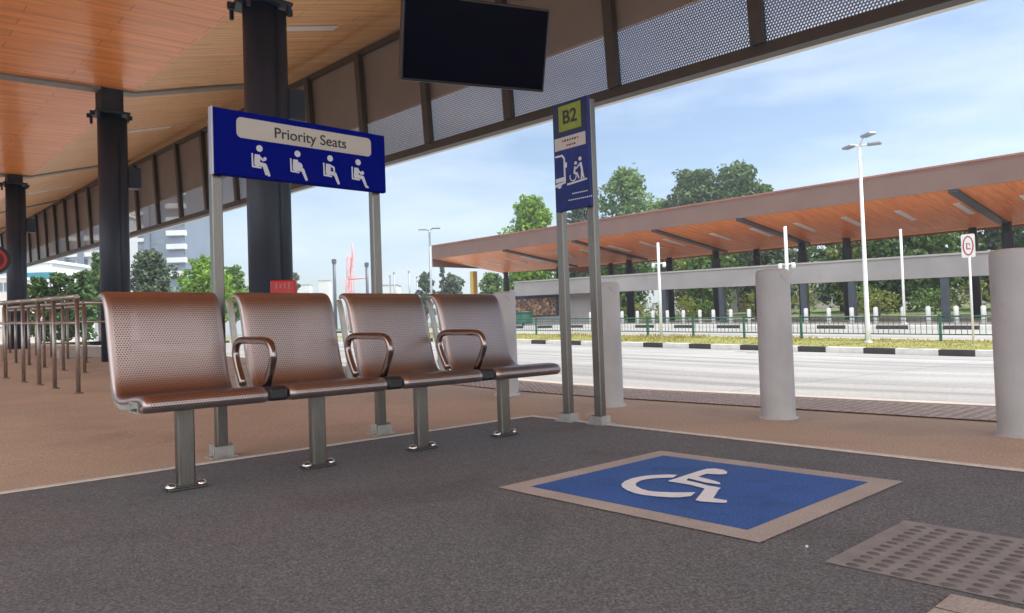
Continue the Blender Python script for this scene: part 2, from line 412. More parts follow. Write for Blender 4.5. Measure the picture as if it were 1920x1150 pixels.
# ------------------------------------------------------------------ camera
cam_d = bpy.data.cameras.new('camera'); cam = bpy.data.objects.new('camera', cam_d); COL.objects.link(cam); S.camera = cam
cam_d.sensor_width = 36; cam_d.lens = 1400 / 1920 * 36; cam_d.clip_start = .05; cam_d.clip_end = 6000
psi = R(47.708); pit = R(1.56); rol = R(1.94)
f = Vector((math.cos(psi) * math.cos(pit), math.sin(psi) * math.cos(pit), math.sin(pit)))
r0 = Vector((math.sin(psi), -math.cos(psi), 0)); u0 = r0.cross(f)
rr = r0 * math.cos(rol) - u0 * math.sin(rol); uu = rr.cross(f)
cam.matrix_world = Matrix.Translation((0, 0, .7)) @ Matrix((rr, uu, -f)).transposed().to_4x4()
def at(px, py, d):
    return Vector((0, 0, .7)) + (f + rr * (px - 960) / 1400 + uu * (575 - py) / 1400) * d

# ------------------------------------------------------------------ world & sun
SUN = Vector((.43, -.40, 1)).normalized()
el = math.asin(SUN.z); az = math.atan2(SUN.x, SUN.y)
w = bpy.data.worlds.new('World'); S.world = w; w.use_nodes = True
WN, WL = w.node_tree.nodes, w.node_tree.links
bg = WN['Background']; bg.inputs[1].default_value = .090
sky = WN.new('ShaderNodeTexSky'); sky.sky_type = 'NISHITA'; sky.sun_disc = False; sky.sun_elevation = el; sky.sun_rotation = az
sky.altitude = 20; sky.air_density = 1.0; sky.dust_density = 1.2; sky.ozone_density = 1.6
tcw = WN.new('ShaderNodeTexCoord'); mpw = WN.new('ShaderNodeMapping'); mpw.inputs['Scale'].default_value = (1.6, 1.6, 6.5); mpw.inputs['Location'].default_value = (.35, .1, .2)
WL.new(tcw.outputs['Generated'], mpw.inputs[0])
nzw = WN.new('ShaderNodeTexNoise'); nzw.inputs['Scale'].default_value = 1.7; nzw.inputs['Detail'].default_value = 7; nzw.inputs['Roughness'].default_value = .55
WL.new(mpw.outputs[0], nzw.inputs['Vector'])
rpw = WN.new('ShaderNodeValToRGB'); rpw.color_ramp.elements[0].position = .42; rpw.color_ramp.elements[1].position = .84
rpw.color_ramp.elements[0].color = (0, 0, 0, 1); rpw.color_ramp.elements[1].color = (.8, .8, .8, 1)
WL.new(nzw.outputs['Fac'], rpw.inputs[0])
mxw = WN.new('ShaderNodeMix'); mxw.data_type = 'RGBA'; mxw.inputs[7].default_value = (6.2, 6.9, 7.6, 1)
WL.new(rpw.outputs[0], mxw.inputs[0]); WL.new(sky.outputs[0], mxw.inputs[6])
# added cloud-white glow in the unseen sky behind the viewer, lifting the shade
nrm_ = WN.new('ShaderNodeVectorMath'); nrm_.operation = 'DOT_PRODUCT'; nrm_.inputs[1].default_value = (-.69, -.69, .22); WL.new(tcw.outputs['Generated'], nrm_.inputs[0])
mrw = WN.new('ShaderNodeMapRange'); mrw.interpolation_type = 'SMOOTHSTEP'; mrw.inputs[1].default_value = -.05; mrw.inputs[2].default_value = .75; mrw.inputs[3].default_value = 0; mrw.inputs[4].default_value = .9
WL.new(nrm_.outputs['Value'], mrw.inputs[0])
mxc = WN.new('ShaderNodeMix'); mxc.data_type = 'RGBA'; mxc.inputs[7].default_value = (14.5, 14.6, 14.8, 1)
WL.new(mrw.outputs[0], mxc.inputs[0]); WL.new(mxw.outputs[2], mxc.inputs[6])
WL.new(mxc.outputs[2], bg.inputs[0])
sd = bpy.data.lights.new('sun', 'SUN'); sd.energy = 2.85; sd.angle = R(.5); sd.color = (1, .96, .9)
so = bpy.data.objects.new('sun', sd); COL.objects.link(so); so.rotation_euler = (-SUN).to_track_quat('-Z', 'Y').to_euler(); so.location = (0, 0, 40)
S.view_settings.view_transform = 'Standard'; S.view_settings.look = 'None'; S.view_settings.gamma = 1; S.view_settings.exposure = 1.02
S.cycles.max_bounces = 8; S.cycles.diffuse_bounces = 5; S.cycles.glossy_bounces = 4; S.cycles.transparent_max_bounces = 24
S.cycles.sample_clamp_indirect = 8

# ================================================================== GROUND
ys = fr(-30, 4, 4) + fr(4.5, 12, .5) + fr(13, 60, 1.)
BIGY = [-700, -300, -60] + ys + [90, 200, 400, 700]
sheet('ground', [-700, -400, -60, 0, 30, 60, 100, 300, 700], BIGY, lambda x, y: T(y) - .62, M['field'])
sheet('platform', fr(-4.6, 6.25, 1.5), ys, lambda x, y: T(y), M['tan'])
def ribbon(name, xs, ys, zf, th, m, mis=None):
    """kerb: top, front (-X) and back faces following the terrain"""
    b = MB(); x0, x1 = xs
    for j in range(len(ys) - 1):
        a, c = ys[j], ys[j + 1]; mi = mis(j) if mis else 0
        za, zc = zf(a), zf(c)
        b.slab((x0, a, za), (x1, a, za), (x1, c, zc), (x0, c, zc), th, mi)
    o = b.build(name, m); tag(o, kind='structure'); return o
ribbon('platform_kerb', (6.25, 6.42), ys, lambda y: T(y) + .003, .45, M['tan_light'])
sheet('rear_bounce_road', fr(-40, -4.6, 4), [-60] + ys, lambda x, y: T(y) - .15, M['road'])  # unseen sunlit lane, added to bounce light onto floor and ceiling
sheet('end_bounce_road', fr(-4.6, 6.42, 2), [-60, -45, -30.01], lambda x, y: T(y) - .15, M['road'])  # unseen too, added as a bright surface behind the camera
sheet('road', fr(6.42, 20, 1.5), ys, road_z, M['road'])
# painted kerbs
ky = sorted([5.75 + 1.8 * k for k in range(-12, 28)] + [6.55 + 1.8 * k for k in range(-12, 28)])
ribbon('verge_kerb', (20, 20.22), ky, lambda y: road_z(19.9, y) + .15, .4, [M['kerb_w'], M['kerb_b']], lambda j: (j + 1) % 2)
sheet('verge', fr(20.22, 22.5, .6), ys, lambda x, y: T(y) - .24 + .14 * min(1, (x - 20.2) / 1.6), M['grass_base'])
ribbon('inner_verge_kerb', (22.5, 22.7), ys, lambda y: T(y) - .095, .3, M['kerb_w'])
sheet('far_road', fr(22.7, 28, 1.4), ys, road_z, M['road'])
ribbon('far_kerb', (28, 28.25), [-10.8 + 1.1 * k for k in range(58)], lambda y: T(y) + .155, .4, [M['kerb_w'], M['kerb_b']], lambda j: j % 2)
sheet('far_platform', fr(28.25, 52, 4), ys, lambda x, y: T(y) + .15, M['far_pave'])
sheet('far_grass', [52, 60, 75, 100, 140, 200], ys + [90, 140], lambda x, y: T(y) + .1 + min(1.5, (x - 52) * .03), M['field'])
sheet('forecourt', [-60, -30, 0, 20, 50], [60.5, 80, 110, 160], lambda x, y: T(y) + .02, M['road'])

# dark asphalt waiting bay with its light border
b = MB()
def bx(y): return 3.955 - (4.2 - y) * .060
b.face([(-8, -14, .004), (bx(-14), -14, .004), (bx(4.2), 4.2, .004), (-8, 4.2 - .0, .004)])
# slight kink of the back line
tag(b.build('asphalt_bay', M['asphalt']), kind='structure')
b = MB()
def strip(P, Q, wdt, z):
    P = Vector((*P, z)); Q = Vector((*Q, z)); d = (Q - P).normalized(); n = Vector((-d.y, d.x, 0)) * wdt / 2
    b.slab(P - n, Q - n, Q + n, P + n, .004)
strip((-8, 4.2), (3.955, 4.2), .05, .011); strip((3.98, 4.2), (bx(-14) + .02, -14), .045, .0115)
tag(b.build('bay_border', mat('border_line', (.74, .69, .63), .8, var=.1, scale=25)), kind='structure')

# blue wheelchair bay: border and panel (flat painted areas of the floor)
b = MB()
O = [(2.115, 1.225), (3.265, 1.225), (3.285, 2.465), (2.125, 2.465)]; I = [(2.215, 1.325), (3.165, 1.325), (3.175, 2.365), (2.225, 2.365)]
for k in range(4):
    l = (k + 1) % 4; b.face([(*O[k], .008), (*O[l], .008), (*I[l], .008), (*I[k], .008)])
tag(b.build('wheelchair_bay_border', M['tan_light']), 'tan painted border framing the blue wheelchair bay on the asphalt', 'floor marking')
b = MB(); b.face([(*p, .0085) for p in I]); wb = b.build('wheelchair_bay', M['blue_floor'], loc=(2.69, 1.84, 0))
tag(wb, 'blue square painted on the dark floor with a white wheelchair symbol', 'floor marking')
# wheelchair symbol as a raised painted film: u = image-right direction on the floor
def arc(cx, cy, r, a0, a1, n):
    return [(cx + r * math.cos(R(a0 + (a1 - a0) * k / n)), cy + r * math.sin(R(a0 + (a1 - a0) * k / n))) for k in range(n + 1)]
def on_floor(px, py, z=0.):
    d = f + rr * (px - 960) / 1400 + uu * (575 - py) / 1400
    t = (z - .7) / d.z
    return Vector((0, 0, .7)) + d * t
ARC = [(960,190),(800,185),(600,195),(440,215),(330,240),(230,280),(185,325),(200,365),(270,410),(380,450),(500,475),(680,495),(850,508),(1000,508),(1150,490),(1215,435),(1050,437),(900,437),(700,430),(560,415),(460,385),(390,345),(385,310),(440,275),(520,255),(640,240),(780,232),(900,230)]
FIG = [(835,275),(1020,215),(1230,145),(1370,105),(1480,100),(1600,120),(1655,150),(1640,180),(1540,185),(1440,180),(1370,175),(1250,215),(1350,240),(1480,275),(1550,300),(1560,325),(1480,318),(1350,300),(1200,262),(1110,240),(1090,270),(1250,305),(1400,345),(1500,360),(1565,375),(1530,405),(1460,520),(1640,548),(1655,560),(1640,585),(1560,585),(1400,575),(1290,565),(1210,550),(1240,515),(1340,385),(1150,335),(960,300),(850,285)]
def flat_poly(pts, z0, z1, name, m, parent):
    import bmesh
    bm = bmesh.new(); off = Vector(parent['_org'])
    vs = [bm.verts.new(Vector((p.x, p.y, z1)) - off) for p in pts]
    es = [bm.edges.new((vs[k], vs[(k + 1) % len(vs)])) for k in range(len(vs))]
    bmesh.ops.triangle_fill(bm, edges=es, use_beauty=True)
    for fc in bm.faces:
        fc.normal_update()
        if fc.normal.z < 0: fc.normal_flip()
    me = bpy.data.meshes.new(name); bm.to_mesh(me); bm.free(); me.materials.append(m)
    o = bpy.data.objects.new(name, me); COL.objects.link(o); o.parent = parent; o['_org'] = list(off); return o
flat_poly([on_floor(1140 + a / 7.385, 870 + b_ / 7.385) for a, b_ in ARC], 0, .0125, 'wheel_symbol', M['white_mark'], wb)
flat_poly([on_floor(1140 + a / 7.385, 870 + b_ / 7.385) for a, b_ in FIG], 0, .0127, 'seated_figure_symbol', M['white_mark'], wb)

# tactile paving near the camera and along the bus kerb
def domes(name, label, x0, x1, y0, y1, px, py, r, h, ztile, mt, ms, n=10, elong=1.35):
    t = thing(name, label, 'tactile paving', ((x0 + x1) / 2, (y0 + y1) / 2, T((y0 + y1) / 2)))
    b = MB()
    for a, c in zip(fr(y0, y1, .6)[:-1], fr(y0, y1, .6)[1:]):
        b.face([(x0, a, T(a) + ztile), (x1, a, T(a) + ztile), (x1, c, T(c) + ztile), (x0, c, T(c) + ztile)])
    b.build('tile_base', mt, t)
    d = MB(); ny = int((y1 - y0) / py); nx = int((x1 - x0) / px)
    for j in range(ny):
        y = y0 + (j + .5) * py
        for k in range(nx):
            x = x0 + (k + .5) * px
            z = T(y) + ztile
            i = len(d.v)
            for q in range(n):
                an = 2 * PI * q / n; d.v.append((x + r * math.cos(an), y + r * elong * math.sin(an), z))
            for q in range(n):
                an = 2 * PI * q / n; d.v.append((x + r * .62 * math.cos(an), y + r * elong * .7 * math.sin(an), z + h))
            for q in range(n):
                d.f.append((i + q, i + (q + 1) % n, i + n + (q + 1) % n, i + n + q)); d.mi.append(0); d.sm.append(False)
            d.f.append(tuple(i + n + q for q in range(n))); d.mi.append(0); d.sm.append(False)
    s = d.build('stud_field', ms, t); s['kind'] = 'stuff'
    return t
domes('tactile_paving', 'grey studded tactile paving in the dark floor at the lower right corner', 2.07, 2.66, -1.2, 1.0, .046, .060, .0120, .0035, .006, M['tile'], M['stud'], 12, 1.65)
domes('tactile_paving', 'long strip of studded tactile paving along the bus kerb behind the bollards', 5.38, 6.12, -2.4, 13.2, .062, .08, .022, .006, .010, M['tile_far'], M['stud_far'], 6)
b = MB()
for k in range(4): b.face([(1.55 + k * .12, -1.2, .0095), (1.665 + k * .12, -1.2, .0095), (1.665 + k * .12, .66, .0095), (1.55 + k * .12, .66, .0095)])
tag(b.build('paving_strip', M['tan_light']), kind='structure')
# a crumb of litter
b = MB(); b.obox((2.17, 1.10, .008), (.012, .009, .005), Matrix.Rotation(.5, 3, 'Z'), 0, .002)
tag(b.build('paper_scrap', M['white_paint']), 'tiny white paper scrap on the dark floor by the blue bay corner', 'litter')

# ================================================================== BENCH
def bench():
    t = thing('bench', 'four-seat perforated steel bench with looped armrests and a dark reddish sheen', 'bench', (2.2, 3.62, 0))
    # profile (y, z) from front lip over the pan and up the backrest to the rolled top
    ctrl = [(3.385, .386), (3.362, .388), (3.343, .402), (3.338, .422), (3.348, .442), (3.372, .455), (3.42, .460), (3.50, .456), (3.58, .447), (3.66, .441), (3.72, .443), (3.765, .458), (3.795, .495), (3.82, .56), (3.848, .66), (3.873, .76), (3.895, .84), (3.915, .885), (3.945, .920), (3.985, .936), (4.02, .932), (4.035, .918)]
    def cr(P, n=4):
        o = []
        for k in range(len(P) - 1):
            p0 = P[max(k - 1, 0)]; p1 = P[k]; p2 = P[k + 1]; p3 = P[min(k + 2, len(P) - 1)]
            for q in range(n):
                u = q / n
                o.append(tuple(.5 * (2 * p1[a] + (p2[a] - p0[a]) * u + (2 * p0[a] - 5 * p1[a] + 4 * p2[a] - p3[a]) * u * u + (3 * p1[a] - p0[a] - 3 * p2[a] + p3[a]) * u ** 3) for a in (0, 1)))
        o.append(P[-1]); return o
    prof = cr(ctrl, 3)
    arcl = [0]
    for k in range(1, len(prof)): arcl.append(arcl[-1] + math.dist(prof[k], prof[k - 1]))
    nrm = []
    for k in range(len(prof)):
        a = prof[max(k - 1, 0)]; c = prof[min(k + 1, len(prof) - 1)]; dy, dz = c[0] - a[0], c[1] - a[1]; l = math.hypot(dy, dz)
        nrm.append((dz / l, -dy / l))      # points to the underside / back
    Wd = .55
    def shell(cx, th=.005):
        # rolled side edges
        cols = [(-Wd / 2 + .002, .030), (-Wd / 2, .018), (-Wd / 2 + .004, .008), (-Wd / 2 + .012, .002), (-Wd / 2 + .024, 0)]
        cols = cols + [(-Wd / 2 + .10, 0), (0, 0), (Wd / 2 - .10, 0)] + [(-a, c) for a, c in reversed(cols)]
        b = MB(); nc = len(cols)
        for side in (0, 1):
            for k, (y, z) in enumerate(prof):
                for x, o in cols:
                    xx = x
                    oo = o + (th if side else 0)
                    if side and o > 0: oo = o + th * .4; xx = x - math.copysign(th * .8, x)
                    b.v.append((cx + xx, y + nrm[k][0] * oo, z + nrm[k][1] * oo))
        n0 = len(prof) * nc
        us = [c[0] + Wd / 2 for c in cols]
        for k in range(len(prof) - 1):
            for j in range(nc - 1):
                a = k * nc + j
                b.f.append((a, a + 1, a + nc + 1, a + nc)); b.mi.append(0); b.sm.append(True)
                b.uv[len(b.f) - 1] = [(us[j], arcl[k]), (us[j + 1], arcl[k]), (us[j + 1], arcl[k + 1]), (us[j], arcl[k + 1])]
                a += n0
                b.f.append((a + nc, a + nc + 1, a + 1, a)); b.mi.append(0); b.sm.append(True)
                b.uv[len(b.f) - 1] = [(us[j], arcl[k + 1]), (us[j + 1], arcl[k + 1]), (us[j + 1], arcl[k]), (us[j], arcl[k])]
        # rims
        def rim(a, c):
            b.f.append((a, c, c + n0, a + n0)); b.mi.append(0); b.sm.append(False); b.uv[len(b.f) - 1] = [(0, 0)] * 4
        for j in range(nc - 1): rim(j + 1, j); rim((len(prof) - 1) * nc + j, (len(prof) - 1) * nc + j + 1)
        for k in range(len(prof) - 1): rim(k * nc, (k + 1) * nc); rim((k + 1) * nc + nc - 1, k * nc + nc - 1)
        return b
    cxs = [1.225, 1.875, 2.525, 3.175]
    for cx in cxs: shell(cx).build('seat_shell', M['seat'], t)
    # end brackets and black joint blocks between seats, following the profile underneath
    pk = [k for k, (y, z) in enumerate(prof) if 3.37 < y]
    def rib(xa, xb, name, m, z_low=.375, upto=.93, dep=.034, start=3.39):
        b = MB(); up = [(prof[k][0] + nrm[k][0] * .008, prof[k][1] + nrm[k][1] * .008) for k in range(len(prof)) if k > 18 and prof[k][0] > start and prof[k][1] < upto]
        lo = []
        for k in range(len(prof)):
            if not (k > 18 and prof[k][0] > start and prof[k][1] < upto): continue
            y, z = prof[k]
            dd = dep if z > .52 else dep + .02
            yy, zz = y + nrm[k][0] * dd, z + nrm[k][1] * dd
            lo.append((yy, zz))
        n = len(up)
        for x in (xa, xb):
            for p in up: b.v.append((x, p[0], p[1]))
            for p in lo: b.v.append((x, p[0], p[1]))
        for k in range(n - 1):
            for q in ((k, k + 1, n + k + 1, n + k), (2 * n + k, 3 * n + k, 3 * n + k + 1, 2 * n + k + 1), (k, 2 * n + k, 2 * n + k + 1, k + 1), (n + k, n + k + 1, 3 * n + k + 1, 3 * n + k)):
                b.f.append(q); b.mi.append(0); b.sm.append(False)
        for k in (0, n - 1): b.f.append((k, n + k, 3 * n + k, 2 * n + k)); b.mi.append(0); b.sm.append(False)
        return b.build(name, m, t)
    for x in (.955, 3.425): rib(x, x + .022, 'end_bracket', M['galv'])
    for x in (1.55, 2.20, 2.85):
        rib(x - .012, x + .016, 'joint_rib', M['galv'], upto=.90, dep=.026)
        b = MB(); b.obox((x + .0, 3.40, .424), (.098, .108, .066), None, 0, .014); b.obox((x, 3.50, .436), (.09, .12, .035), None, 0, .008)
        b.build('joint_block', M['black'], t)
    # hollow rectangular beam
    b = MB(); y0, y1, z0, z1, w_ = 3.405, 3.53, .385, .432, .007
    x0, x1 = .945, 3.445
    b.box(x0, x1, y0, y1, z0, z0 + w_).box(x0, x1, y0, y1, z1 - w_, z1).box(x0, x1, y0, y0 + w_, z0 + w_, z1 - w_).box(x0, x1, y1 - w_, y1, z0 + w_, z1 - w_)
    b.build('beam', M['galv'], t)
    b = MB(); b.box(.965, 3.425, 3.532, 3.70, .382, .410, 0, .004); b.build('seat_rail', M['galv'], t)
    for x, y in ((1.2, 3.60), (1.87, 3.60), (2.54, 3.615), (3.19, 3.62)):
        b = MB(); b.obox((x, y, .195), (.078, .052, .37), None, 0, .008)
        l = b.build('leg', M['steel'], t)
        b = MB(); b.obox((x, y, .012), (.175, .085, .012), None, 0, .003); b.obox((x, y, .022), (.095, .068, .01), None, 0, .002); b.build('foot_plate', M['steel'], l)
        for s in (-1, 1):
            b = MB(); b.lathe((x + s * .066, y - .006, .017), [(.026, 0), (.026, .006), (.020, .016), (.010, .022), (.002, .023)], 14); b.build('bolt_cap', M['steel_bright'], l)
    # armrests: closed loops of tube over the joints
    for x, dy in ((1.532, -.055), (2.182, -.055), (2.832, -.055)):
        P = [(3.50, .455), (3.455, .53), (3.425, .585), (3.425, .615), (3.445, .652), (3.485, .670), (3.55, .674), (3.72, .678), (3.80, .676), (3.845, .660), (3.865, .625), (3.86, .59), (3.83, .53), (3.78, .455)]
        pts = []
        Q = cr(P, 3)
        b = MB(); b.tube([(x, p[0] + dy, p[1]) for p in Q], .019, 14); b.build('armrest', M['arm'], t)
    return t
bench()

# ================================================================== PRIORITY SEATS SIGN
def bracket(b, x, y, z, m=0):
    b.obox((x, y, z + .006), (.16, .11, .012), None, m, .002)
    for s in (-1, 1):
        b.obox((x + s * .055, y, z + .045), (.008, .075, .07), None, m, .002)
        b.obox((x + s * .062, y - .012, z + .022), (.02, .02, .018), None, m, .004)
    b.obox((x, y - .047, z + .040), (.11, .006, .06), None, m, .002)
    return b
t = thing('priority_seats_sign', 'wide navy sign board reading Priority Seats on two steel posts behind the bench', 'sign', (2.2, 4.38, 0))
for x in (1.665, 2.745):
    b = MB(); b.obox((x, 4.38, .995), (.062, .055, 1.97), None, 0, .006); p = b.build('post', M['steel'], t)
    bracket(MB(), x, 4.38, 0).build('post_bracket', M['galv'], p)
b = MB(); b.obox((2.21, 4.322, 1.836), (1.165, .042, .392), None, 0, .006); brd = b.build('board', M['navy'], t)
b = MB(); b.obox((1.6235, 4.322, 1.836), (.010, .048, .398), None, 0, .002); b.build('board_edge_trim', M['navy_edge'], brd)
def rrect(x0, x1, y0, y1, r, n=6):
    o = []
    for cx, cy, a in ((x1 - r, y0 + r, -90), (x1 - r, y1 - r, 0), (x0 + r, y1 - r, 90), (x0 + r, y0 + r, 180)):
        for k in range(n + 1): o.append((cx + r * math.cos(R(a + 90 * k / n)), cy + r * math.sin(R(a + 90 * k / n))))
    return o
FX = (1, 0, 0); FZ = (0, 0, 1)          # board plane: normal = FX x FZ = -Y (towards the viewer)
yb = 4.3008
lp = MB().prism(rrect(1.765, 2.68, 1.872, 1.995, .03), (0, yb, 0), FX, FZ, .002).build('title_panel', M['sign_white'], brd)
text_mesh('Priority Seats', .092, (2.245, yb - .0035, 1.930), FX, FZ, 'lettering', M['ink'], brd, font_bold=.0004)
def blob(b, pts, w, org, ax, ay, th):
    """stroke polyline of width w"""
    org = Vector(org); ax = Vector(ax); ay = Vector(ay)
    for k in range(len(pts) - 1):
        a = Vector(pts[k]); c = Vector(pts[k + 1]); d = (c - a).normalized(); n = Vector((-d.y, d.x)) * w[k] / 2; n2 = Vector((-d.y, d.x)) * w[k + 1] / 2
        b.prism([tuple(a - n), tuple(c - n2), tuple(c + n2), tuple(a + n)], org, ax, ay, th + k * .00012)
        b.prism([(c.x + w[k + 1] / 2 * math.cos(q), c.y + w[k + 1] / 2 * math.sin(q)) for q in [2 * PI * i / 10 for i in range(10)]], org, ax, ay, th + .00006 + k * .00012)
def disc(b, c, r, org, ax, ay, th, n=16): b.prism([(c[0] + r * math.cos(2 * PI * i / n), c[1] + r * math.sin(2 * PI * i / n)) for i in range(n)], org, ax, ay, th)
for i, cx in enumerate((1.905, 2.150, 2.375, 2.580)):
    b = MB(); o = (cx, yb, 1.755)
    disc(b, (-.002, .068), .020, o, FX, FZ, .002)
    blob(b, [(-.048, .034), (-.046, -.045), (.004, -.048)], [.009, .010, .010], o, FX, FZ, .0015)         # seat
    blob(b, [(-.016, .030), (-.018, -.026)], [.032, .036], o, FX, FZ, .0022)                                # torso
    blob(b, [(-.014, -.026), (.030, -.030), (.054, -.088)], [.026, .022, .016], o, FX, FZ, .0026)           # legs
    if i == 0: blob(b, [(-.006, .020), (.018, -.002), (.034, .004)], [.013, .011, .010], o, FX, FZ, .0034); disc(b, (.030, .010), .010, o, FX, FZ, .0040); blob(b, [(.020, -.030), (.036, -.084)], [.014, .012], o, FX, FZ, .0038)
    if i == 1: disc(b, (.004, -.010), .026, o, FX, FZ, .0034)
    if i == 2: blob(b, [(-.006, .022), (.022, .012), (.026, -.030)], [.012, .011, .008], o, FX, FZ, .0034)
    if i == 3: blob(b, [(-.006, .016), (.018, -.008), (.034, -.006)], [.013, .011, .010], o, FX, FZ, .0034); disc(b, (.028, .002), .011, o, FX, FZ, .0040); blob(b, [(.050, -.080), (.066, -.092)], [.012, .012], o, FX, FZ, .0042)
    b.build('seated_figure', M['picto'], brd)

# ================================================================== B2 SIGN
t = thing('berth_sign', 'tall narrow dark blue bus berth sign marked B2 on two steel posts', 'sign', (3.93, 3.6, 0))
for y in (3.765, 3.462):
    b = MB(); b.obox((3.945, y, 1.13), (.055, .068, 2.25 if y > 3.6 else 2.30), None, 0, .006); p = b.build('post', M['steel'], t)
    b = MB(); b.obox((3.945, y, .006), (.14, .16, .012), None, 0, .002)
    for s in (-1, 1): b.obox((3.945, y + s * .055, .036), (.085, .010, .06), None, 0, .002)
    b.obox((3.897, y, .034), (.006, .12, .055), None, 0, .002)
    b.build('post_bracket', M['galv'], p)
b = MB(); b.obox((3.896, 3.590, 1.905), (.034, .335, .775), None, 0, .004); brd = b.build('board', M['navy2'], t)
GX = (0, -1, 0)                          # board faces -X : GX x Z = -X
xb = 3.8788
MB().prism([(-3.752, 2.055), (-3.428, 2.055), (-3.428, 2.288), (-3.752, 2.288)], (xb, 0, 0), GX, FZ, .0012).build('header_panel', M['sign_dark'], brd)
MB().prism([(-3.695, 2.085), (-3.480, 2.085), (-3.480, 2.268), (-3.695, 2.268)], (xb - .0014, 0, 0), GX, FZ, .0012).build('berth_panel', M['sign_green'], brd)
text_mesh('B2', .135, (xb - .0042, 3.588, 2.178), GX, FZ, 'lettering', M['ink'], brd, font_bold=.002)
MB().prism([(-3.745, 1.955), (-3.445, 1.955), (-3.445, 2.045), (-3.745, 2.045)], (xb, 0, 0), GX, FZ, .0012).build('notice_strip', M['sign_white'], brd)
b = MB(); b2 = MB()
for k in range(7):
    (b if k % 3 else b2).prism([(-3.67 + k * .024, 2.010 - .004 * (k % 2)), (-3.655 + k * .024, 2.010), (-3.655 + k * .024, 2.024), (-3.67 + k * .024, 2.022)], (xb - .0014, 0, 0), GX, FZ, .001)
for k in range(4): (b if k % 2 else b2).prism([(-3.63 + k * .024, 1.974), (-3.612 + k * .024, 1.974), (-3.612 + k * .024, 1.986), (-3.63 + k * .024, 1.986)], (xb - .0014, 0, 0), GX, FZ, .001)
b.build('lettering', M['ink'], brd); b2.build('lettering', M['ink_red'], brd)
o = (xb, 0, 0); b = MB()
blob(b, [(-3.745, 1.915), (-3.675, 1.915), (-3.655, 1.890), (-3.655, 1.720), (-3.745, 1.705)], [.012, .014, .014, .016, .020], o, GX, FZ, .0015)      # bus outline
blob(b, [(-3.745, 1.740), (-3.672, 1.744)], [.030, .030], o, GX, FZ, .0022); disc(b, (-3.710, 1.702), .020, o, GX, FZ, .0026)
blob(b, [(-3.640, 1.860), (-3.640, 1.830)], [.018, .018], o, GX, FZ, .0020)
b.build('bus_symbol', M['picto'], brd)
b = MB()
blob(b, [(-3.635, 1.700), (-3.450, 1.712)], [.014, .012], o, GX, FZ, .0015)
for k in range(14):
    a0, a1 = R(150 + k * 18), R(168 + k * 18)
    blob(b, [(-3.575 + .030 * math.cos(a0), 1.748 + .030 * math.sin(a0)), (-3.575 + .030 * math.cos(a1), 1.748 + .030 * math.sin(a1))], [.007, .007], o, GX, FZ, .0018 + .0001 * (k % 2))
blob(b, [(-3.552, 1.815), (-3.562, 1.770), (-3.535, 1.765), (-3.520, 1.728)], [.015, .014, .012, .010], o, GX, FZ, .0024); disc(b, (-3.545, 1.838), .012, o, GX, FZ, .0028)
blob(b, [(-3.500, 1.835), (-3.488, 1.780), (-3.496, 1.722)], [.018, .018, .012], o, GX, FZ, .0020); blob(b, [(-3.488, 1.780), (-3.474, 1.722)], [.014, .011], o, GX, FZ, .0026); disc(b, (-3.503, 1.862), .014, o, GX, FZ, .0030); blob(b, [(-3.500, 1.830), (-3.540, 1.800)], [.010, .009], o, GX, FZ, .0033)
b.build('wheelchair_and_helper_symbol', M['picto'], brd)
b = MB()
for r_, (n_, z_) in enumerate(((8, 1.628), (12, 1.585))):
    for k in range(n_): b.prism([(-3.59 - (n_ - 8) * .009 + k * .019, z_ - .004), (-3.577 - (n_ - 8) * .009 + k * .019, z_ - .004), (-3.577 - (n_ - 8) * .009 + k * .019, z_ + .004), (-3.59 - (n_ - 8) * .009 + k * .019, z_ + .004)], o, GX, FZ, .0012)
b.build('lettering', M['picto'], brd)

# ================================================================== DISPLAY
TL, TR, BR, BL = at(755, -9, 4.70), at(1031, 10, 5.06), at(1020, 175, 5.20), at(752, 148, 4.84)
ctr = (TL + TR + BR + BL) / 4; ax = ((TR - TL) + (BR - BL)).normalized(); ax.z = 0; ax.normalize()
ay = ((TL - BL) + (TR - BR)); ay = (ay - ax * ay.dot(ax)).normalized(); an = ax.cross(ay)   # towards viewer
rot = Matrix((ax, ay, an)).transposed(); wv = (TR - TL).length * .5 + (BR - BL).length * .5; hv = (TL - BL).length * .5 + (TR - BR).length * .5
t = thing('display_screen', 'large switched-off black display screen hanging from the canopy ceiling', 'display', tuple(ctr))
MB().obox(ctr - an * .035, (wv, hv, .07), rot, 0, .006).build('housing', M['display_case'], t)
MB().obox(ctr + an * .002, (wv - .03, hv - .03, .006), rot, 0, .002).build('panel', M['screen_black'], t)
b = MB(); pz = ctr - an * .10; b.tube([pz - Vector((0, 0, .1)), Vector((pz.x, pz.y, 5.75))], .03, 12); b.obox(pz + an * .02, (.35, .25, .03), rot, 0, .004); b.build('ceiling_pole', M['dark_col'], t)

# ================================================================== BOLLARDS
b = MB(); b.lathe((0, 0, 0), [(.135, -.05), (.135, .004), (.131, .010), (.1165, .012), (.116, .02), (.115, 1.0), (.112, 1.022), (.103, 1.036), (.06, 1.043), (.001, 1.044)], 36)
bo = b.build('concrete_bollard', M['bollard'], loc=(0, 0, 0)); bo['_org'] = [0, 0, 0]
BLAB = ['thick grey concrete bollard nearest the camera, cut off by the right edge of the picture', 'thick grey concrete bollard standing alone between the B2 sign and the rightmost bollard',
        'thick grey concrete bollard directly beside the right post of the B2 sign', 'thick grey concrete bollard partly hidden behind the right end of the bench']
for i, (x, y) in enumerate(((4.90, 1.20), (4.90, 2.65), (4.88, 4.17), (5.06, 5.68))):
    if i == 0: o = bo
    else: o = bo.copy(); COL.objects.link(o)
    o.location = (x, y, T(y) + (.008 if i > 1 else 0)); tag(o, BLAB[i], 'bollard', 'concrete bollards along the bus kerb')

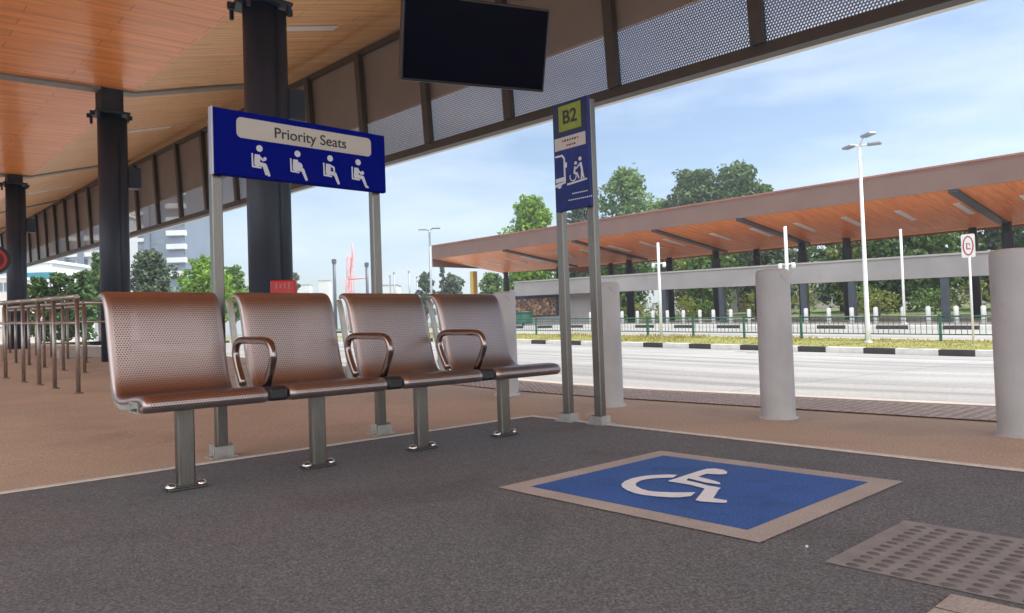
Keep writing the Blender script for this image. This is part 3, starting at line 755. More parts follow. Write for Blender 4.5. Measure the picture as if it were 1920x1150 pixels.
# ================================================================== NEAR CANOPY
def fold(y): return 5.64 + .0145 * (y - 11)
XF = 4.55
def zl(x, y): return fold(y) - .035 * (XF - x)          # inner wing
XO = 8.2
def zr(x, y): return fold(y) + (x - XF) / (XO - XF) * (.92 + .010 * (y - 11))
Y0, Y1 = -5, 58
can = thing('bus_canopy', 'large near bus shelter canopy with glossy orange ceiling and perforated eaves screen', 'canopy', (4.5, 20, 0))
def plane(name, xs, ys_, zf, th, m):
    b = MB()
    for a, c in zip(ys_[:-1], ys_[1:]):
        for p, q in zip(xs[:-1], xs[1:]):
            b.face([(p, a, zf(p, a)), (p, c, zf(p, c)), (q, c, zf(q, c)), (q, a, zf(q, a))])
            b.face([(p, a, zf(p, a) + th), (q, a, zf(q, a) + th), (q, c, zf(q, c) + th), (p, c, zf(p, c) + th)])
    x0, x1, y0, y1 = xs[0], xs[-1], ys_[0], ys_[-1]
    b.face([(x0, y0, zf(x0, y0)), (x1, y0, zf(x1, y0)), (x1, y0, zf(x1, y0) + th), (x0, y0, zf(x0, y0) + th)])
    b.face([(x0, y1, zf(x0, y1)), (x1, y1, zf(x1, y1)), (x1, y1, zf(x1, y1) + th), (x0, y1, zf(x0, y1) + th)])
    b.face([(x0, y0, zf(x0, y0)), (x0, y1, zf(x0, y1)), (x0, y1, zf(x0, y1) + th), (x0, y0, zf(x0, y0) + th)])
    b.face([(x1, y0, zf(x1, y0)), (x1, y1, zf(x1, y1)), (x1, y1, zf(x1, y1) + th), (x1, y0, zf(x1, y0) + th)])
    return b.build(name, m, can)
YY = fr(Y0, Y1, 6)
plane('inner_ceiling', [-3.6, XF], YY, zl, .03, M['soffit_in'])
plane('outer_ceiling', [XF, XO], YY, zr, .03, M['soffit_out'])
plane('roof_deck', [-3.8, XF, XO + .12], YY, lambda x, y: zl(x, y) + .50 if x < XF + .01 else zr(x, y) + .45, .08, M['brown_metal'])
def wall_x(name, x, zlo, zhi, th, m, y0=Y0, y1=Y1, step=6, uv=False, parent=can, lean=0.):
    b = MB()
    for a, c in zip(fr(y0, y1, step)[:-1], fr(y0, y1, step)[1:]):
        for s, xx in ((0, x), (1, x + th)):
            P = [(xx + lean, a, zlo(a)), (xx, a, zhi(a)), (xx, c, zhi(c)), (xx + lean, c, zlo(c))]
            U = [(a, 0), (a, zhi(a) - zlo(a)), (c, zhi(c) - zlo(c)), (c, 0)]
            if th == 0 and s: continue
            if s: P.reverse(); U.reverse()
            b.face(P, uv=U if uv else None)
        if th:
            b.face([(x + lean, a, zlo(a)), (x + lean, c, zlo(c)), (x + th + lean, c, zlo(c)), (x + th + lean, a, zlo(a))])
            b.face([(x, a, zhi(a)), (x + th, a, zhi(a)), (x + th, c, zhi(c)), (x, c, zhi(c))])
    return b.build(name, m, parent)
f_lo = lambda y: 3.57 + .0283 * (y - 2.4)
f_hi = lambda y: min(5.94 + .037 * (y - 10.9), zr(7.4, y) - .02)
wall_x('outer_fascia', XO - .02, lambda y: 4.86 + .026 * (y - 8), lambda y: zr(XO, y) + .45, .06, M['fascia_board'])
LEAN = .12
wall_x('perforated_screen', 7.47, lambda y: f_lo(y) + .05, lambda y: f_hi(y) - .03, .010, M['screen'], uv=True, lean=LEAN)
b = MB()
for a, c in zip(YY[:-1], YY[1:]):
    b.slab((7.42, a, f_hi(a) + .06), (7.56, a, f_hi(a) + .06), (7.56, c, f_hi(c) + .06), (7.42, c, f_hi(c) + .06), .12)
b.build('screen_head_rail', M['mullion'], can)
b = MB()
for a, c in zip(YY[:-1], YY[1:]):
    b.slab((7.50 + LEAN - .09, a, f_lo(a) + .09), (7.62 + LEAN - .05, a, f_lo(a) + .09), (7.62 + LEAN - .05, c, f_lo(c) + .09), (7.50 + LEAN - .09, c, f_lo(c) + .09), .13)
b.build('screen_bottom_beam', M['mullion'], can)
b = MB()
for a, c in zip(YY[:-1], YY[1:]):
    b.slab((7.575 + LEAN, a, f_lo(a) - .005), (7.66 + LEAN, a, f_lo(a) - .005), (7.66 + LEAN, c, f_lo(c) - .005), (7.575 + LEAN, c, f_lo(c) - .005), .035)
b.build('drip_edge', M['light_edge'], can)
ym = -4.03
while ym < 57:
    z0, z1 = f_lo(ym) + .05, f_hi(ym)
    b = MB(); A = Vector((7.40 + LEAN, ym, z0)); Bv = Vector((7.40, ym, z1)); d = (Bv - A); c = (A + Bv) / 2
    ang = math.atan2(-(Bv.x - A.x), d.z)
    b.obox(c + Vector((.0, 0, 0)), (.10, .15, d.length - .06), Matrix.Rotation(-ang, 3, 'Y'), 0)
    b.build('screen_mullion', M['mullion'], can)
    ym += 2.035
# cross beams under the ceiling and their columns
for yb_ in (9.2, 16.25, 27.0, 37.5, 48, -1.5):
    b = MB()
    for p, q, zf in ((-3.6, XF, zl), (XF, 7.4, zr)):
        b.slab((p, yb_ - .14, zf(p, yb_) - .002), (q, yb_ - .14, zf(q, yb_) - .002), (q, yb_ + .14, zf(q, yb_) - .002), (p, yb_ + .14, zf(p, yb_) - .002), .045)
    b.build('ceiling_joint_cover', M['beam_gray'], can)
def column(x, y, name_extra=None):
    zt = zl(x, y); zc = min(4.94 + .034 * (y - 9.2), zt - .18); zb = T(y)
    b = MB(); b.lathe((x, y, zb - .2), [(.225, 0), (.225, zc - zb + .2)], 32)
    col = b.build('column', M['dark_col'], can)
    b = MB(); b.obox((x, y, zc + .03), (.62, .62, .05), None, 0, .01)
    for sx in (-1, 1):
        for sy in (-1, 1):
            b.obox((x + sx * .27, y + sy * .27, zc - .05), (.05, .05, .16), None, 0, .01)
            b.obox((x + sx * .34, y + sy * .12, zc - .01), (.09, .05, .09), None, 0, .01)
    b.build('collar', M['dark_col'], col)
    b = MB(); b.obox((x, y, (zc + .05 + zt) / 2), (.40, .40, zt - zc - .06), None, 0, .015)
    for s in (-1, 1): b.obox((x + s * .19, y, (zc + .05 + zt) / 2), (.02, .46, zt - zc - .07), None, 0, .004)
    b.build('column_head', M['dark_col'], col)
    # downpipe on the outer side
    b = MB(); xp, yp = x + .19, y - .13
    b.tube([(xp, yp, zb - .1), (xp, yp, zc - .05)], .095, 20); b.build('downpipe', M['dark_col'], col)
    # arms carrying the eaves screen
    b = MB(); zh = f_hi(y) - .05; zh = min(zh, zc - .25); z2 = f_lo(y) + .12; zh -= .35
    b.obox((x + .40, y - .05, zh - .62), (.26, .22, .42), None, 0, .02)
    b.build('screen_arm', M['dark_col'], col)
    return col
for x, y in ((4.13, 9.2), (4.12, 16.3), (4.12, 27.0), (4.2, 37.5), (4.2, -1.5)): column(x, y)
# recessed strip lights of the outer wing
for y in (7.4, 11.9, 20.8, 32):
    b = MB(); x0, x1 = 5.35, 6.75
    b.slab((x0, y - .11, zr(x0, y) - .001), (x1, y - .11, zr(x1, y) - .001), (x1, y + .11, zr(x1, y) - .001), (x0, y + .11, zr(x0, y) - .001), .02)
    b.build('ceiling_light', M['white_paint'], can)

# red alarm box on the first column and hanging berth disc
p = at(532, 540, 8.75)
t = thing('fire_alarm_box', 'small red box with pale marks strapped to the nearest dark column', 'alarm box', (p.x, p.y, p.z - .12))
rz = Matrix.Rotation(R(-40), 3, 'Z')
MB().obox((p.x, p.y, p.z - .04), (.29, .10, .26), rz, 0, .015).build('case', M['red'], t)
b = MB(); nx = rz @ Vector((0, -1, 0)); sx = rz @ Vector((1, 0, 0))
for k, hh in enumerate((.07, .05, .06, .075)):
    b.obox(Vector((p.x, p.y, p.z + .02)) + nx * .052 + sx * (-.07 + k * .048), (.022, .004, hh), rz)
b.build('marking', mat('faded_red_marking', (.48, .14, .15), .5, var=.1), t)
p = at(-12, 487, 15)
t = thing('hanging_berth_disc', 'dark round hanging sign with a red ring at the far left edge', 'sign', tuple(p))
vdir = (Vector((0, 0, p.z)) - p).normalized(); sx = Vector((0, 0, 1)).cross(vdir).normalized(); sz = Vector((0, 0, 1))
def ngon(c, r, n=28): return [(c[0] + r * math.cos(2 * PI * i / n), c[1] + r * math.sin(2 * PI * i / n)) for i in range(n)]
MB().prism(ngon((0, 0), .29), p - vdir * .04, sx, sz, .04).build('disc', M['black'], t)
MB().prism(ngon((0, 0), .225), p + vdir * .0005, sx, sz, .003).build('red_ring', M['red'], t)
MB().prism(ngon((0, 0), .175), p + vdir * .004, sx, sz, .003).build('disc_centre', mat('disc_dark_red', (.12, .01, .012), .5), t)
text_mesh('11', .2, p + vdir * .009, sx, sz, 'lettering', M['picto'], t)
b = MB(); q = p - vdir * .02; b.tube([q + Vector((0, 0, .28)), Vector((q.x, q.y, zl(q.x, q.y)))], .02, 8); b.build('hanger', M['black'], t)

# ================================================================== QUEUE RAILINGS
def queue(posts, label, seg_rails, hgt=1.10):
    cx = sum(p[0] for p in posts) / len(posts); cy = sum(p[1] for p in posts) / len(posts)
    t = thing('queue_railing', label, 'railing', (cx, cy, T(cy)), 'steel queue railings on the left')
    for x, y in posts:
        z = T(y); b = MB(); b.tube([(x, y, z - .02), (x, y, z + hgt - .02)], .024, 14); b.lathe((x, y, z + .001), [(.055, 0), (.055, .008), (.03, .02)], 16)
        b.build('post', M['rail_steel'], t)
    b = MB(); c = MB()
    for (xa, ya), (xb, yb_) in seg_rails:
        b.tube([(xa, ya, T(ya) + hgt), (xb, yb_, T(yb_) + hgt)], .030, 12)
        c.tube([(xa, ya, T(ya) + hgt - .30), (xb, yb_, T(yb_) + hgt - .30)], .016, 10)
    b.build('top_rail', M['rail_steel'], t); c.build('middle_rail', M['rail_steel'], t)
r1 = [(2.05, 9.6), (1.99, 10.5), (1.96, 11.25), (1.90, 11.95), (1.84, 12.95), (1.80, 13.9), (1.76, 14.9)]
queue(r1, 'nearest steel queue railing, its closest post standing just left of the bench', [(r1[k], r1[k + 1]) for k in range(len(r1) - 1)])
r2 = [(2.90, 13.15), (2.80, 14.1), (2.73, 15.2), (2.70, 16.4), (2.66, 17.5), (2.62, 18.6)]
queue(r2, 'steel queue railing in the middle, just beyond the nearest railing', [(r2[k], r2[k + 1]) for k in range(len(r2) - 1)] + [((2.90, 13.15), (3.75, 13.15))])
r3 = [(3.68, 18.1), (3.60, 19.3), (3.52, 20.5), (3.45, 21.8), (3.40, 23.2), (3.6, 16.2)]
queue(r3, 'farthest steel queue railing, running back beside the dark columns', [(r3[k], r3[k + 1]) for k in range(4)] + [((3.6, 16.2), (3.68, 18.1))])
# low tan plinths
for k, (x, y, sx_, sy, h, lab) in enumerate(((4.35, 18.6, 1.6, .5, .22, 'low tan concrete plinth beyond the queue railings'), (4.6, 14.9, 1.1, .5, .18, 'low tan concrete plinth directly behind the left end of the bench'))):
    b = MB(); b.obox((x, y, T(y) + h / 2 - .01), (sx_, sy, h), None, 0, .02); o = b.build('plinth', M['tan_light'], loc=(x, y, T(y))); tag(o, lab, 'plinth')

# ================================================================== FAR CANOPY
fc = thing('far_canopy', 'long bus canopy across the road with brown fascia and bright orange underside', 'canopy', (40, 25, .6))
XE, XV, XB = 32., 38.6, 50.
def ze(y): return 5.42 + .0098 * (y - 8)
def zf_(x, y):
    return ze(y) - (x - XE) / (XV - XE) * .85 if x <= XV else ze(y) - .85 + (x - XV) / (XB - XV) * .95
FY = fr(-16, 43.4, 5)
def fplane(name, xs, zf, th, m, parent=fc):
    b = MB()
    for a, c in zip(FY[:-1], FY[1:]):
        for p, q in zip(xs[:-1], xs[1:]):
            b.slab((p, a, zf(p, a) + th), (q, a, zf(q, a) + th), (q, c, zf(q, c) + th), (p, c, zf(p, c) + th), th)
    return b.build(name, m, parent)
fplane('front_ceiling', [XE, XV], zf_, .03, M['soffit_far']); fplane('rear_ceiling', [XV, XB], zf_, .03, M['soffit_far'])
fplane('roof_deck', [XE - .1, XB + .1], lambda x, y: ze(y) + .84, .06, M['roof_top'])
b = MB()
for a, c in zip(FY[:-1], FY[1:]):
    b.slab((XE - .08, a, ze(a) + .84), (XE - .004, a, ze(a) + .84), (XE - .004, c, ze(c) + .84), (XE - .08, c, ze(c) + .84), .86)
    b.slab((XB + .004, a, ze(a) + .84), (XB + .08, a, ze(a) + .84), (XB + .08, c, ze(c) + .84), (XB + .004, c, ze(c) + .84), .86)
b.slab((XE - .08, 43.404, ze(43) + .84), (XB + .08, 43.404, ze(43) + .84), (XB + .08, 43.48, ze(43) + .84), (XE - .08, 43.48, ze(43) + .84), 1.4)
b.build('fascia', M['brown_fascia'], fc)
b = MB()
for a, c in zip(FY[:-1], FY[1:]): b.slab((XE - .16, a, ze(a) + .98), (XE + .3, a, ze(a) + .98), (XE + .3, c, ze(c) + .98), (XE - .16, c, ze(c) + .98), .076)
b.build('roof_edge_trim', M['roof_top'], fc)
for y in (-2, 3.7, 9.7, 18.9, 23.9, 29.7, 35.8):
    b = MB()
    b.slab((XE + .05, y - .18, ze(y) - .01), (XV + .2, y - .18, zf_(XV, y) - .01), (XV + .2, y + .18, zf_(XV, y) - .01), (XE + .05, y + .18, ze(y) - .01), .10); b.build('ceiling_rib', M['dark_far'], fc)
for x, y in ((38.6, 43.0), (38.6, 37.3), (38.6, 30.9), (44, 31.6), (38.6, 24.4), (44, 24.8), (38.6, 19.1), (38.6, 16.7), (38.6, 9.6), (38.6, 3.5), (44, 19), (44, 37), (44, 12.5)):
    b = MB(); z0 = T(y) + .1; z1 = zf_(x, y) + .02; b.lathe((x, y, z0), [(.25, 0), (.25, z1 - z0 - .55), (.30, z1 - z0 - .54), (.30, z1 - z0 - .48), (.19, z1 - z0 - .47), (.19, z1 - z0)], 20); b.build('column', M['dark_far'], fc)
for k in range(22):
    y = -6 + k * 2.32
    if min(abs(y - q) for q in (-2, 3.7, 9.7, 18.9, 23.9, 29.7, 35.8)) < .35: y += .7
    b = MB(); x0, x1 = 34.2, 36.2
    b.slab((x0, y - .13, zf_(x0, y) - .003), (x1, y - .13, zf_(x1, y) - .003), (x1, y + .13, zf_(x1, y) - .003), (x0, y + .13, zf_(x0, y) - .003), .03); b.build('ceiling_light', M['white_paint'], fc)

# long concrete band between the platforms with slim supports
t = thing('concrete_band', 'long pale grey concrete band running under the far orange canopy', 'concrete beam', (33, 20, 2.4))
b = MB(); BY = fr(-14, 36, 5)
zb_ = lambda y: 2.07 + .0235 * (y - 9.1)
for a, c in zip(BY[:-1], BY[1:]): b.slab((33, a, zb_(a) + .87), (33.35, a, zb_(a) + .87), (33.35, c, zb_(c) + .87), (33, c, zb_(c) + .87), .87)
b.build('beam', M['concrete_band'], t)
b = MB()
for a, c in zip(BY[:-1], BY[1:]): b.slab((32.93, a, zb_(a) + .95), (33.42, a, zb_(a) + .95), (33.42, c, zb_(c) + .95), (32.93, c, zb_(c) + .95), .076)
b.build('coping', M['concrete'], t)
for y in (3.2, 10.5, 14.2, 16.4, 20.7, 24.2, 28.6):
    b = MB(); b.box(33.05, 33.3, y - .13, y + .13, T(y) + .1, zb_(y) - .002); b.build('support', M['dark_far'], t)
# billboard and hoarding under the band
t = thing('billboard', 'dark photo billboard hung on the grey hoarding behind the bench', 'billboard', (34, 35, .7))
b = MB(); b.box(33.96, 34.0, 33.0, 37.2, 1.32, 3.02); fr_ = b.build('frame', M['mural_dark'], t)
mm = bpy.data.materials.new('billboard_print'); nt, N, L = nodes(mm); vb = N.new('ShaderNodeTexVoronoi'); vb.inputs['Scale'].default_value = 5.5; vb.inputs['Randomness'].default_value = 1; rp = N.new('ShaderNodeValToRGB')
e = rp.color_ramp.elements; e[0].color = (.02, .015, .012, 1); e[1].color = (.50, .38, .22, 1); q = e.new(.45); q.color = (.14, .07, .04, 1); q = e.new(.7); q.color = (.30, .17, .09, 1)
tcb = N.new('ShaderNodeTexCoord'); L.new(tcb.outputs['Object'], vb.inputs['Vector']); L.new(vb.outputs['Color'], rp.inputs[0]); L.new(rp.outputs[0], N['Principled BSDF'].inputs['Base Color'])
MB().box(33.94, 33.958, 33.15, 37.05, 1.40, 2.50).build('print', mm, t)
t = thing('hoarding', 'plain grey hoarding wall under the concrete band beside the billboard', 'wall', (34.2, 33, .6))
MB().box(34.05, 34.2, 29.0, 37.6, .5, 3.2).build('panel', M['concrete_band'], t)
for y in (29.1, 33, 37.5): MB().box(34.205, 34.3, y - .05, y + .05, .4, 3.3).build('post', M['dark_far'], t)
for k, y in enumerate((31.8, 33.6, 35.3)):
    b = MB(); x = 29.6; z = T(y) + .15; b.obox((x, y, z + .42), (.7, 1.3, .62), None, 0, .05); o = b
    t = thing('waste_bin', 'dark green wheeled bin, %s from the left below the billboard' % ['third', 'second', 'first'][k], 'bin', (x, y, z), 'green bins below the billboard')
    b.build('body', M['rail_green'], t); MB().obox((x, y, z + .77), (.78, 1.36, .08), None, 0, .03).build('lid', M['rail_green'], t)
    for s in (-1, 1): MB().tube([(x - .3, y + s * .5 - .04, z + .07), (x - .3, y + s * .5 + .04, z + .07)], .07, 12).build('wheel', M['black'], t)

# far white bollards
b = MB(); b.lathe((0, 0, 0), [(.085, 0), (.085, .62), (.07, .66), (.001, .67)], 16); fb = b.build('white_bollard', M['white_paint'], loc=(0, 0, 0))
FB = [8.44, 9.32, 10.27, 11.16, 12.18, 13.12, 14.06, 15.04, 16.3, 17.7, 18.62, 19.54, 20.27, 21.2, 22.14, 23.02, 24.0, 25.0, 26.1, 27.2]
for i, y in enumerate(FB):
    o = fb if i == 0 else fb.copy()
    if i: COL.objects.link(o)
    o.location = (30.5, y, T(y) + .15); tag(o, 'small white bollard before the far canopy, %s in the row counted from the right' % ordn(i), 'bollard', 'white bollards along the far platform')

# green railing on the verge
t = thing('green_railing', 'dark green metal pedestrian railing on the grass verge across the road', 'railing', (21.8, 14, 0))
rl = MB(); n_bars = 0; RY = [3.2 + 1.93 * k for k in range(14)]
for a, c in zip(RY[:-1], RY[1:]):
    for h, r_ in ((.60, .022), (.12, .016), (.50, .010)): rl.tube([(21.8, a, T(a) - .02 + h - .03), (21.8, c, T(c) - .02 + h - .03)], r_, 8)
rl.build('rails', M['rail_green'], t)
for y in RY: MB().obox((21.8, y, T(y) + .18), (.06, .06, .86), None, 0).build('post', M['rail_green'], t)
inf = MB(); y = RY[0] + .14
while y < RY[-1]:
    inf.tube([(21.8, y, T(y) + .07), (21.8, y, T(y) + .56)], .008, 6); y += .14
o = inf.build('infill_bars', M['rail_green'], t); o['kind'] = 'stuff'
# light grey service box, verge grass
g = MB()
for k in range(9000):
    x = random.uniform(20.25, 22.4); y = random.uniform(2, 34); z = T(y) - .245 + .14 * min(1, (x - 20.2) / 1.6); h = random.uniform(.03, .09) * (1.5 if math.sin(y * 1.3) + math.sin(y * .37 + 2) > .6 else .7); a = random.uniform(0, PI); w2 = .018
    dx, dy = math.cos(a) * w2, math.sin(a) * w2; lx, ly = random.uniform(-.05, .05), random.uniform(-.05, .05)
    g.face([(x - dx, y - dy, z), (x + dx, y + dy, z), (x + lx, y + ly, z + h)])
tag(g.build('verge_grass', LEAF['grass']), 'dry yellow green grass on the verge across the road', 'grass', kind='stuff')

# ================================================================== LAMPS, POLES, SIGN
def pole_lamp(name, label, x, y, zb, zt, r, heads, m=M['white_paint'], group=None):
    t = thing(name, label, 'street lamp', (x, y, zb), group)
    MB().tube([(x, y, zb - .1), (x, y, zb + .5), (x, y, zt)], [r * 1.35, r * 1.2, r * .75], 14).build('pole', m, t)
    MB().lathe((x, y, zb), [(r * 2.2, 0), (r * 2.2, .03), (r * 1.4, .06)], 14).build('base_plate', m, t)
    for (dx, dy, dz, l, wd) in heads:
        b = MB(); a = math.atan2(dy, dx); dd = math.hypot(dx, dy)
        b.tube([(x, y, zt - .03), (x + dx * .5, y + dy * .5, zt + dz)], r * .5, 8)
        arm = b.build('lamp_arm', m, t)
        rot = Matrix.Rotation(a, 3, 'Z')
        MB().obox((x + dx, y + dy, zt + dz), (l, wd, .07), rot, 0, .02).build('lamp_head', M['lamp_grey'], t)
    return t
pole_lamp('street_lamp', 'tall pale street lamp with flat twin heads standing before the far canopy', 21.2, 8.7, T(8.7) - .17, 5.42, .052, [(.25, .38, .07, .42, .22), (-.22, -.34, .20, .42, .22), (.12, -.36, .0, .36, .20)])
pole_lamp('street_lamp', 'distant thin street lamp with twin heads beyond the left end of the far canopy', 30, 41.06, .8, 7.45, .085, [(-.35, .30, .05, .55, .35), (.35, -.30, .12, .55, .35)], M['lamp_grey'])
def cctv(label, x, y, zt, zc, r):
    zb = T(y) - .17; t = thing('camera_pole', label, 'camera pole', (x, y, zb))
    MB().tube([(x, y, zb), (x, y, zt)], [r * 1.2, r], 12).build('pole', M['white_paint'], t)
    for s in (-1, 1):
        MB().tube([(x, y, zc), (x + s * .10, y + s * -.16, zc + .03)], .02, 8).build('bracket', M['white_paint'], t)
        MB().tube([(x + s * .10, y - s * .16, zc + .04), (x + s * .10, y - s * .16, zc - .08), (x + s * .10, y - s * .16, zc - .13)], [.05, .065, .03], 12).build('camera_dome', M['white_paint'], t)
cctv('slim white camera pole left of the middle, with two dome cameras near its top', 21.3, 15.75, 3.46, 2.72, .045)
cctv('slim white camera pole rising directly behind the lone middle bollard', 21.3, 11.04, 3.45, 2.3, .048)
t = thing('slim_post', 'thin white post behind the railing right of the tall street lamp', 'post', (29.5, 10.75, .35)); MB().tube([(29.5, 10.75, .3), (29.5, 10.75, 3.85)], .045, 10).build('shaft', M['white_paint'], t); MB().lathe((29.5, 10.75, .3), [(.12, 0), (.12, .03), (.06, .06)], 12).build('foot', M['white_paint'], t)
t = thing('gantry_post', 'yellow painted post beneath the left end of the far canopy', 'post', (36, 43.6, .7)); MB().box(35.8, 36.2, 43.6, 44.0, .7, 5.0).build('shaft', M['yellow'], t); MB().box(35.7, 36.3, 43.5, 44.1, .66, .9).build('foot', M['concrete'], t)
t = thing('restriction_sign', 'white rectangular road sign with a red ring on a thin post beside the right bollard', 'road sign', (21.3, 6.15, -.1))
MB().tube([(21.3, 6.15, -.16), (21.3, 6.15, 2.6)], .028, 12).build('post', M['white_paint'], t)
MB().prism(rrect(-.155, .155, -.295, .295, .04), (21.262, 6.15, 2.36), GX, FZ, .008).build('plate', M['white_paint'], t)
SGO = (21.253, 6.15, 2.36)
ring = MB(); nn = 30
for k in range(nn):
    a0, a1 = 2 * PI * k / nn, 2 * PI * (k + 1) / nn
    ring.prism([(.095 * math.cos(a0), .215 * math.sin(a0)), (.125 * math.cos(a0), .250 * math.sin(a0)), (.125 * math.cos(a1), .250 * math.sin(a1)), (.095 * math.cos(a1), .215 * math.sin(a1))], SGO, GX, FZ, .003)
ring.build('ring', M['ink_red'], t)
b = MB(); blob(b, [(-.03, .07), (-.03, -.08), (.045, -.08)], [.026, .026, .026], SGO, GX, FZ, .003); blob(b, [(-.02, .06), (.035, .05), (.035, .0)], [.016, .016, .014], SGO, GX, FZ, .003); b.build('symbol', M['ink_red'], t)

# ================================================================== TREES
def leaf_cloud(b, c, rad, n, size, rnd, squash=.8):
    for _ in range(n):
        while True:
            p = Vector((rnd.uniform(-1, 1), rnd.uniform(-1, 1), rnd.uniform(-1, 1)))
            l = p.length
            if .25 < l < 1: break
        p = p.normalized() * (l ** .55)
        q = Vector(c) + Vector((p.x * rad, p.y * rad, p.z * rad * squash))
        s = size * rnd.uniform(.6, 1.3)
        nrm = (p + Vector((rnd.uniform(-.9, .9), rnd.uniform(-.9, .9), rnd.uniform(-.4, 1.0)))).normalized()
        t1 = nrm.orthogonal().normalized(); t1.rotate(Matrix.Rotation(rnd.uniform(0, 2 * PI), 3, nrm)); t2 = nrm.cross(t1)
        b.face([q - t1 * s, q - t2 * s * .5, q + t1 * s, q + t2 * s * .55])
def tree(name, label, base, h, w, leaf, seed, trunk=.25, group=None, clumps=22, per=110, size=.30, cz=.30, cat='tree', elong=1.):
    rnd = random.Random(seed); base = Vector(base)
    t = thing(name, label, cat, tuple(base), group)
    tb = MB(); tr = max(.06, h * .022)
    top = base + Vector((rnd.uniform(-.05, .05) * h, rnd.uniform(-.05, .05) * h, h * .72))
    mid = base.lerp(top, .5) + Vector((rnd.uniform(-.03, .03) * h, rnd.uniform(-.03, .03) * h, 0))
    tb.tube([base - Vector((0, 0, .3)), base + Vector((0, 0, h * .08)), mid, top], [tr * 1.5, tr * 1.1, tr * .8, tr * .3], 8)
    lb = MB()
    for k in range(clumps):
        u = (k + .5) / clumps; zz = cz + (1 - cz) * u
        env = math.sin(PI * min(1, max(.0, (zz - cz * .7) / (1 - cz * .7))) ** .8) ** .6
        an = k * 2.4 + rnd.uniform(-.5, .5); rad = w / 2 * env * rnd.uniform(.25, .78) * elong
        rc = w * rnd.uniform(.13, .22) * (1.1 if zz < .8 else .85)
        c = base + Vector((math.cos(an) * rad, math.sin(an) * rad, min(zz * h, h - rc * .8)))
        leaf_cloud(lb, c, rc, int(per * rnd.uniform(.6, 1.0)), size, rnd, rnd.uniform(.6, .95))
        for _ in range(3):
            q = c + Vector((rnd.uniform(-1, 1), rnd.uniform(-1, 1), rnd.uniform(-.5, .9))) * rc * 1.05
            leaf_cloud(lb, q, rc * rnd.uniform(.25, .5), int(per * .16), size * .9, rnd)
        if k % 2 == 0 and zz > .3:
            s = base.lerp(top, max(.25, zz - .3)); tb.tube([s, (s + c) / 2 + Vector((0, 0, .1 * rc)), c], [tr * .45, tr * .3, tr * .12], 5)
    tb.build('trunk', M['bark'], t); lb.build('crown', leaf, t)
    return t
def at_z(px, d, z):          # point at depth d above/below pixel column px with height z
    # solve image row for given z
    py = 575.
    for _ in range(8):
        p = at(px, py, d); py += (p.z - z) * 1400 / d
    return at(px, py, d)
def ptree(name, label, px, ytop, wpx, d, leaf, seed, zb=.6, **kw):
    top = at(px, ytop, d); base = at_z(px, d, zb)
    return tree(name, label, base, top.z - zb, wpx * d / 1400, leaf, seed, **kw)
# big trees beyond the far canopy
GB = 'tall trees beyond the far canopy'
ptree('broadleaf_tree', 'bright green tree above the left part of the far canopy roof', 1000, 372, 125, 74, LEAF['bright'], 3, group=GB, clumps=40, per=150, size=.27)
ptree('broadleaf_tree', 'loose grey green tree with open crown right of the B2 sign', 1185, 316, 150, 84, LEAF['mid'], 5, group=GB, clumps=46, per=120, size=.27)
ptree('broadleaf_tree', 'smaller dark tree seen between the posts of the B2 sign', 1098, 366, 90, 80, LEAF['grey'], 15, group=GB, clumps=30, per=110, size=.27)
ptree('broadleaf_tree', 'dense dark green tree, the left half of the round clump above the far roof', 1315, 318, 150, 88, LEAF['dark'], 8, group=GB, clumps=70, per=190, size=.27)
ptree('broadleaf_tree', 'dense dark green tree, the right half of the round clump above the far roof', 1392, 308, 140, 86, LEAF['dark'], 9, group=GB, clumps=70, per=190, size=.27)
ptree('broadleaf_tree', 'lighter low tree at the right end of the dark clump above the far roof', 1445, 345, 60, 84, LEAF['mid'], 10, group=GB, clumps=24, per=110, size=.27)
ptree('broadleaf_tree', 'low dark tree filling the dip between the two tall tree clumps', 1255, 372, 80, 90, LEAF['dark'], 11, group=GB, clumps=24, per=110, size=.27)
# screen of trees and bushes behind the far platform
GV = 'bushes and small trees behind the far platform'
rnd = random.Random(4)
kinds = ['mid', 'dark', 'yellow', 'mid', 'dark', 'grey', 'mid', 'yellow', 'dark', 'mid', 'grey', 'dark', 'mid', 'yellow']
word = {'mid': 'mid green', 'dark': 'dark green', 'yellow': 'yellowish green', 'grey': 'grey green'}
YS = [52, 47.5, 43.5, 40, 36.5, 33, 29.5, 26.2, 23, 20, 17, 14, 11.2, 8.2]
for k, (kd, y) in enumerate(zip(kinds, YS)):
    x = 62 + rnd.uniform(-3, 5); h = rnd.uniform(7.5, 10) if kd != 'yellow' else 6.5
    tree('young_tree', '%s young tree behind the far platform, %s from the left' % (word[kd], ordn(k)), (x, y + rnd.uniform(-.5, .5), T(y) + .3), h, rnd.uniform(5, 7.2), LEAF[kd], 30 + k, group=GV, clumps=40, per=95, size=.24, cz=.12)
for k in range(16):
    y = 46 - k * 2.75; x = 55 + rnd.uniform(-1.2, 2)
    tree('bush', '%s low bush on the grass behind the far platform, %s from the left' % (['leafy green', 'pale yellowish'][k % 2], ordn(k)), (x, y, T(y) + .2), rnd.uniform(1.4, 2.5), rnd.uniform(2.2, 3.6), LEAF[['mid', 'yellow'][k % 2]], 60 + k, group='low bushes behind the far platform', clumps=9, per=50, size=.11, cz=.2, cat='bush')
# pale low building behind the trees
t = thing('low_building', 'pale low building half hidden by trees behind the far platform', 'building', (82, 22, .6))
MB().box(82, 92, 4, 50, .4, 5.4).build('wall', M['plaster'], t)
for k in range(11): MB().box(81.93, 81.997, 5.5 + k * 4, 8.2 + k * 4, 2.4, 4.0).build('window', M['window'], t)
MB().box(81.5, 92.5, 3.5, 50.5, 5.404, 5.8).build('roof', M['concrete_band'], t)
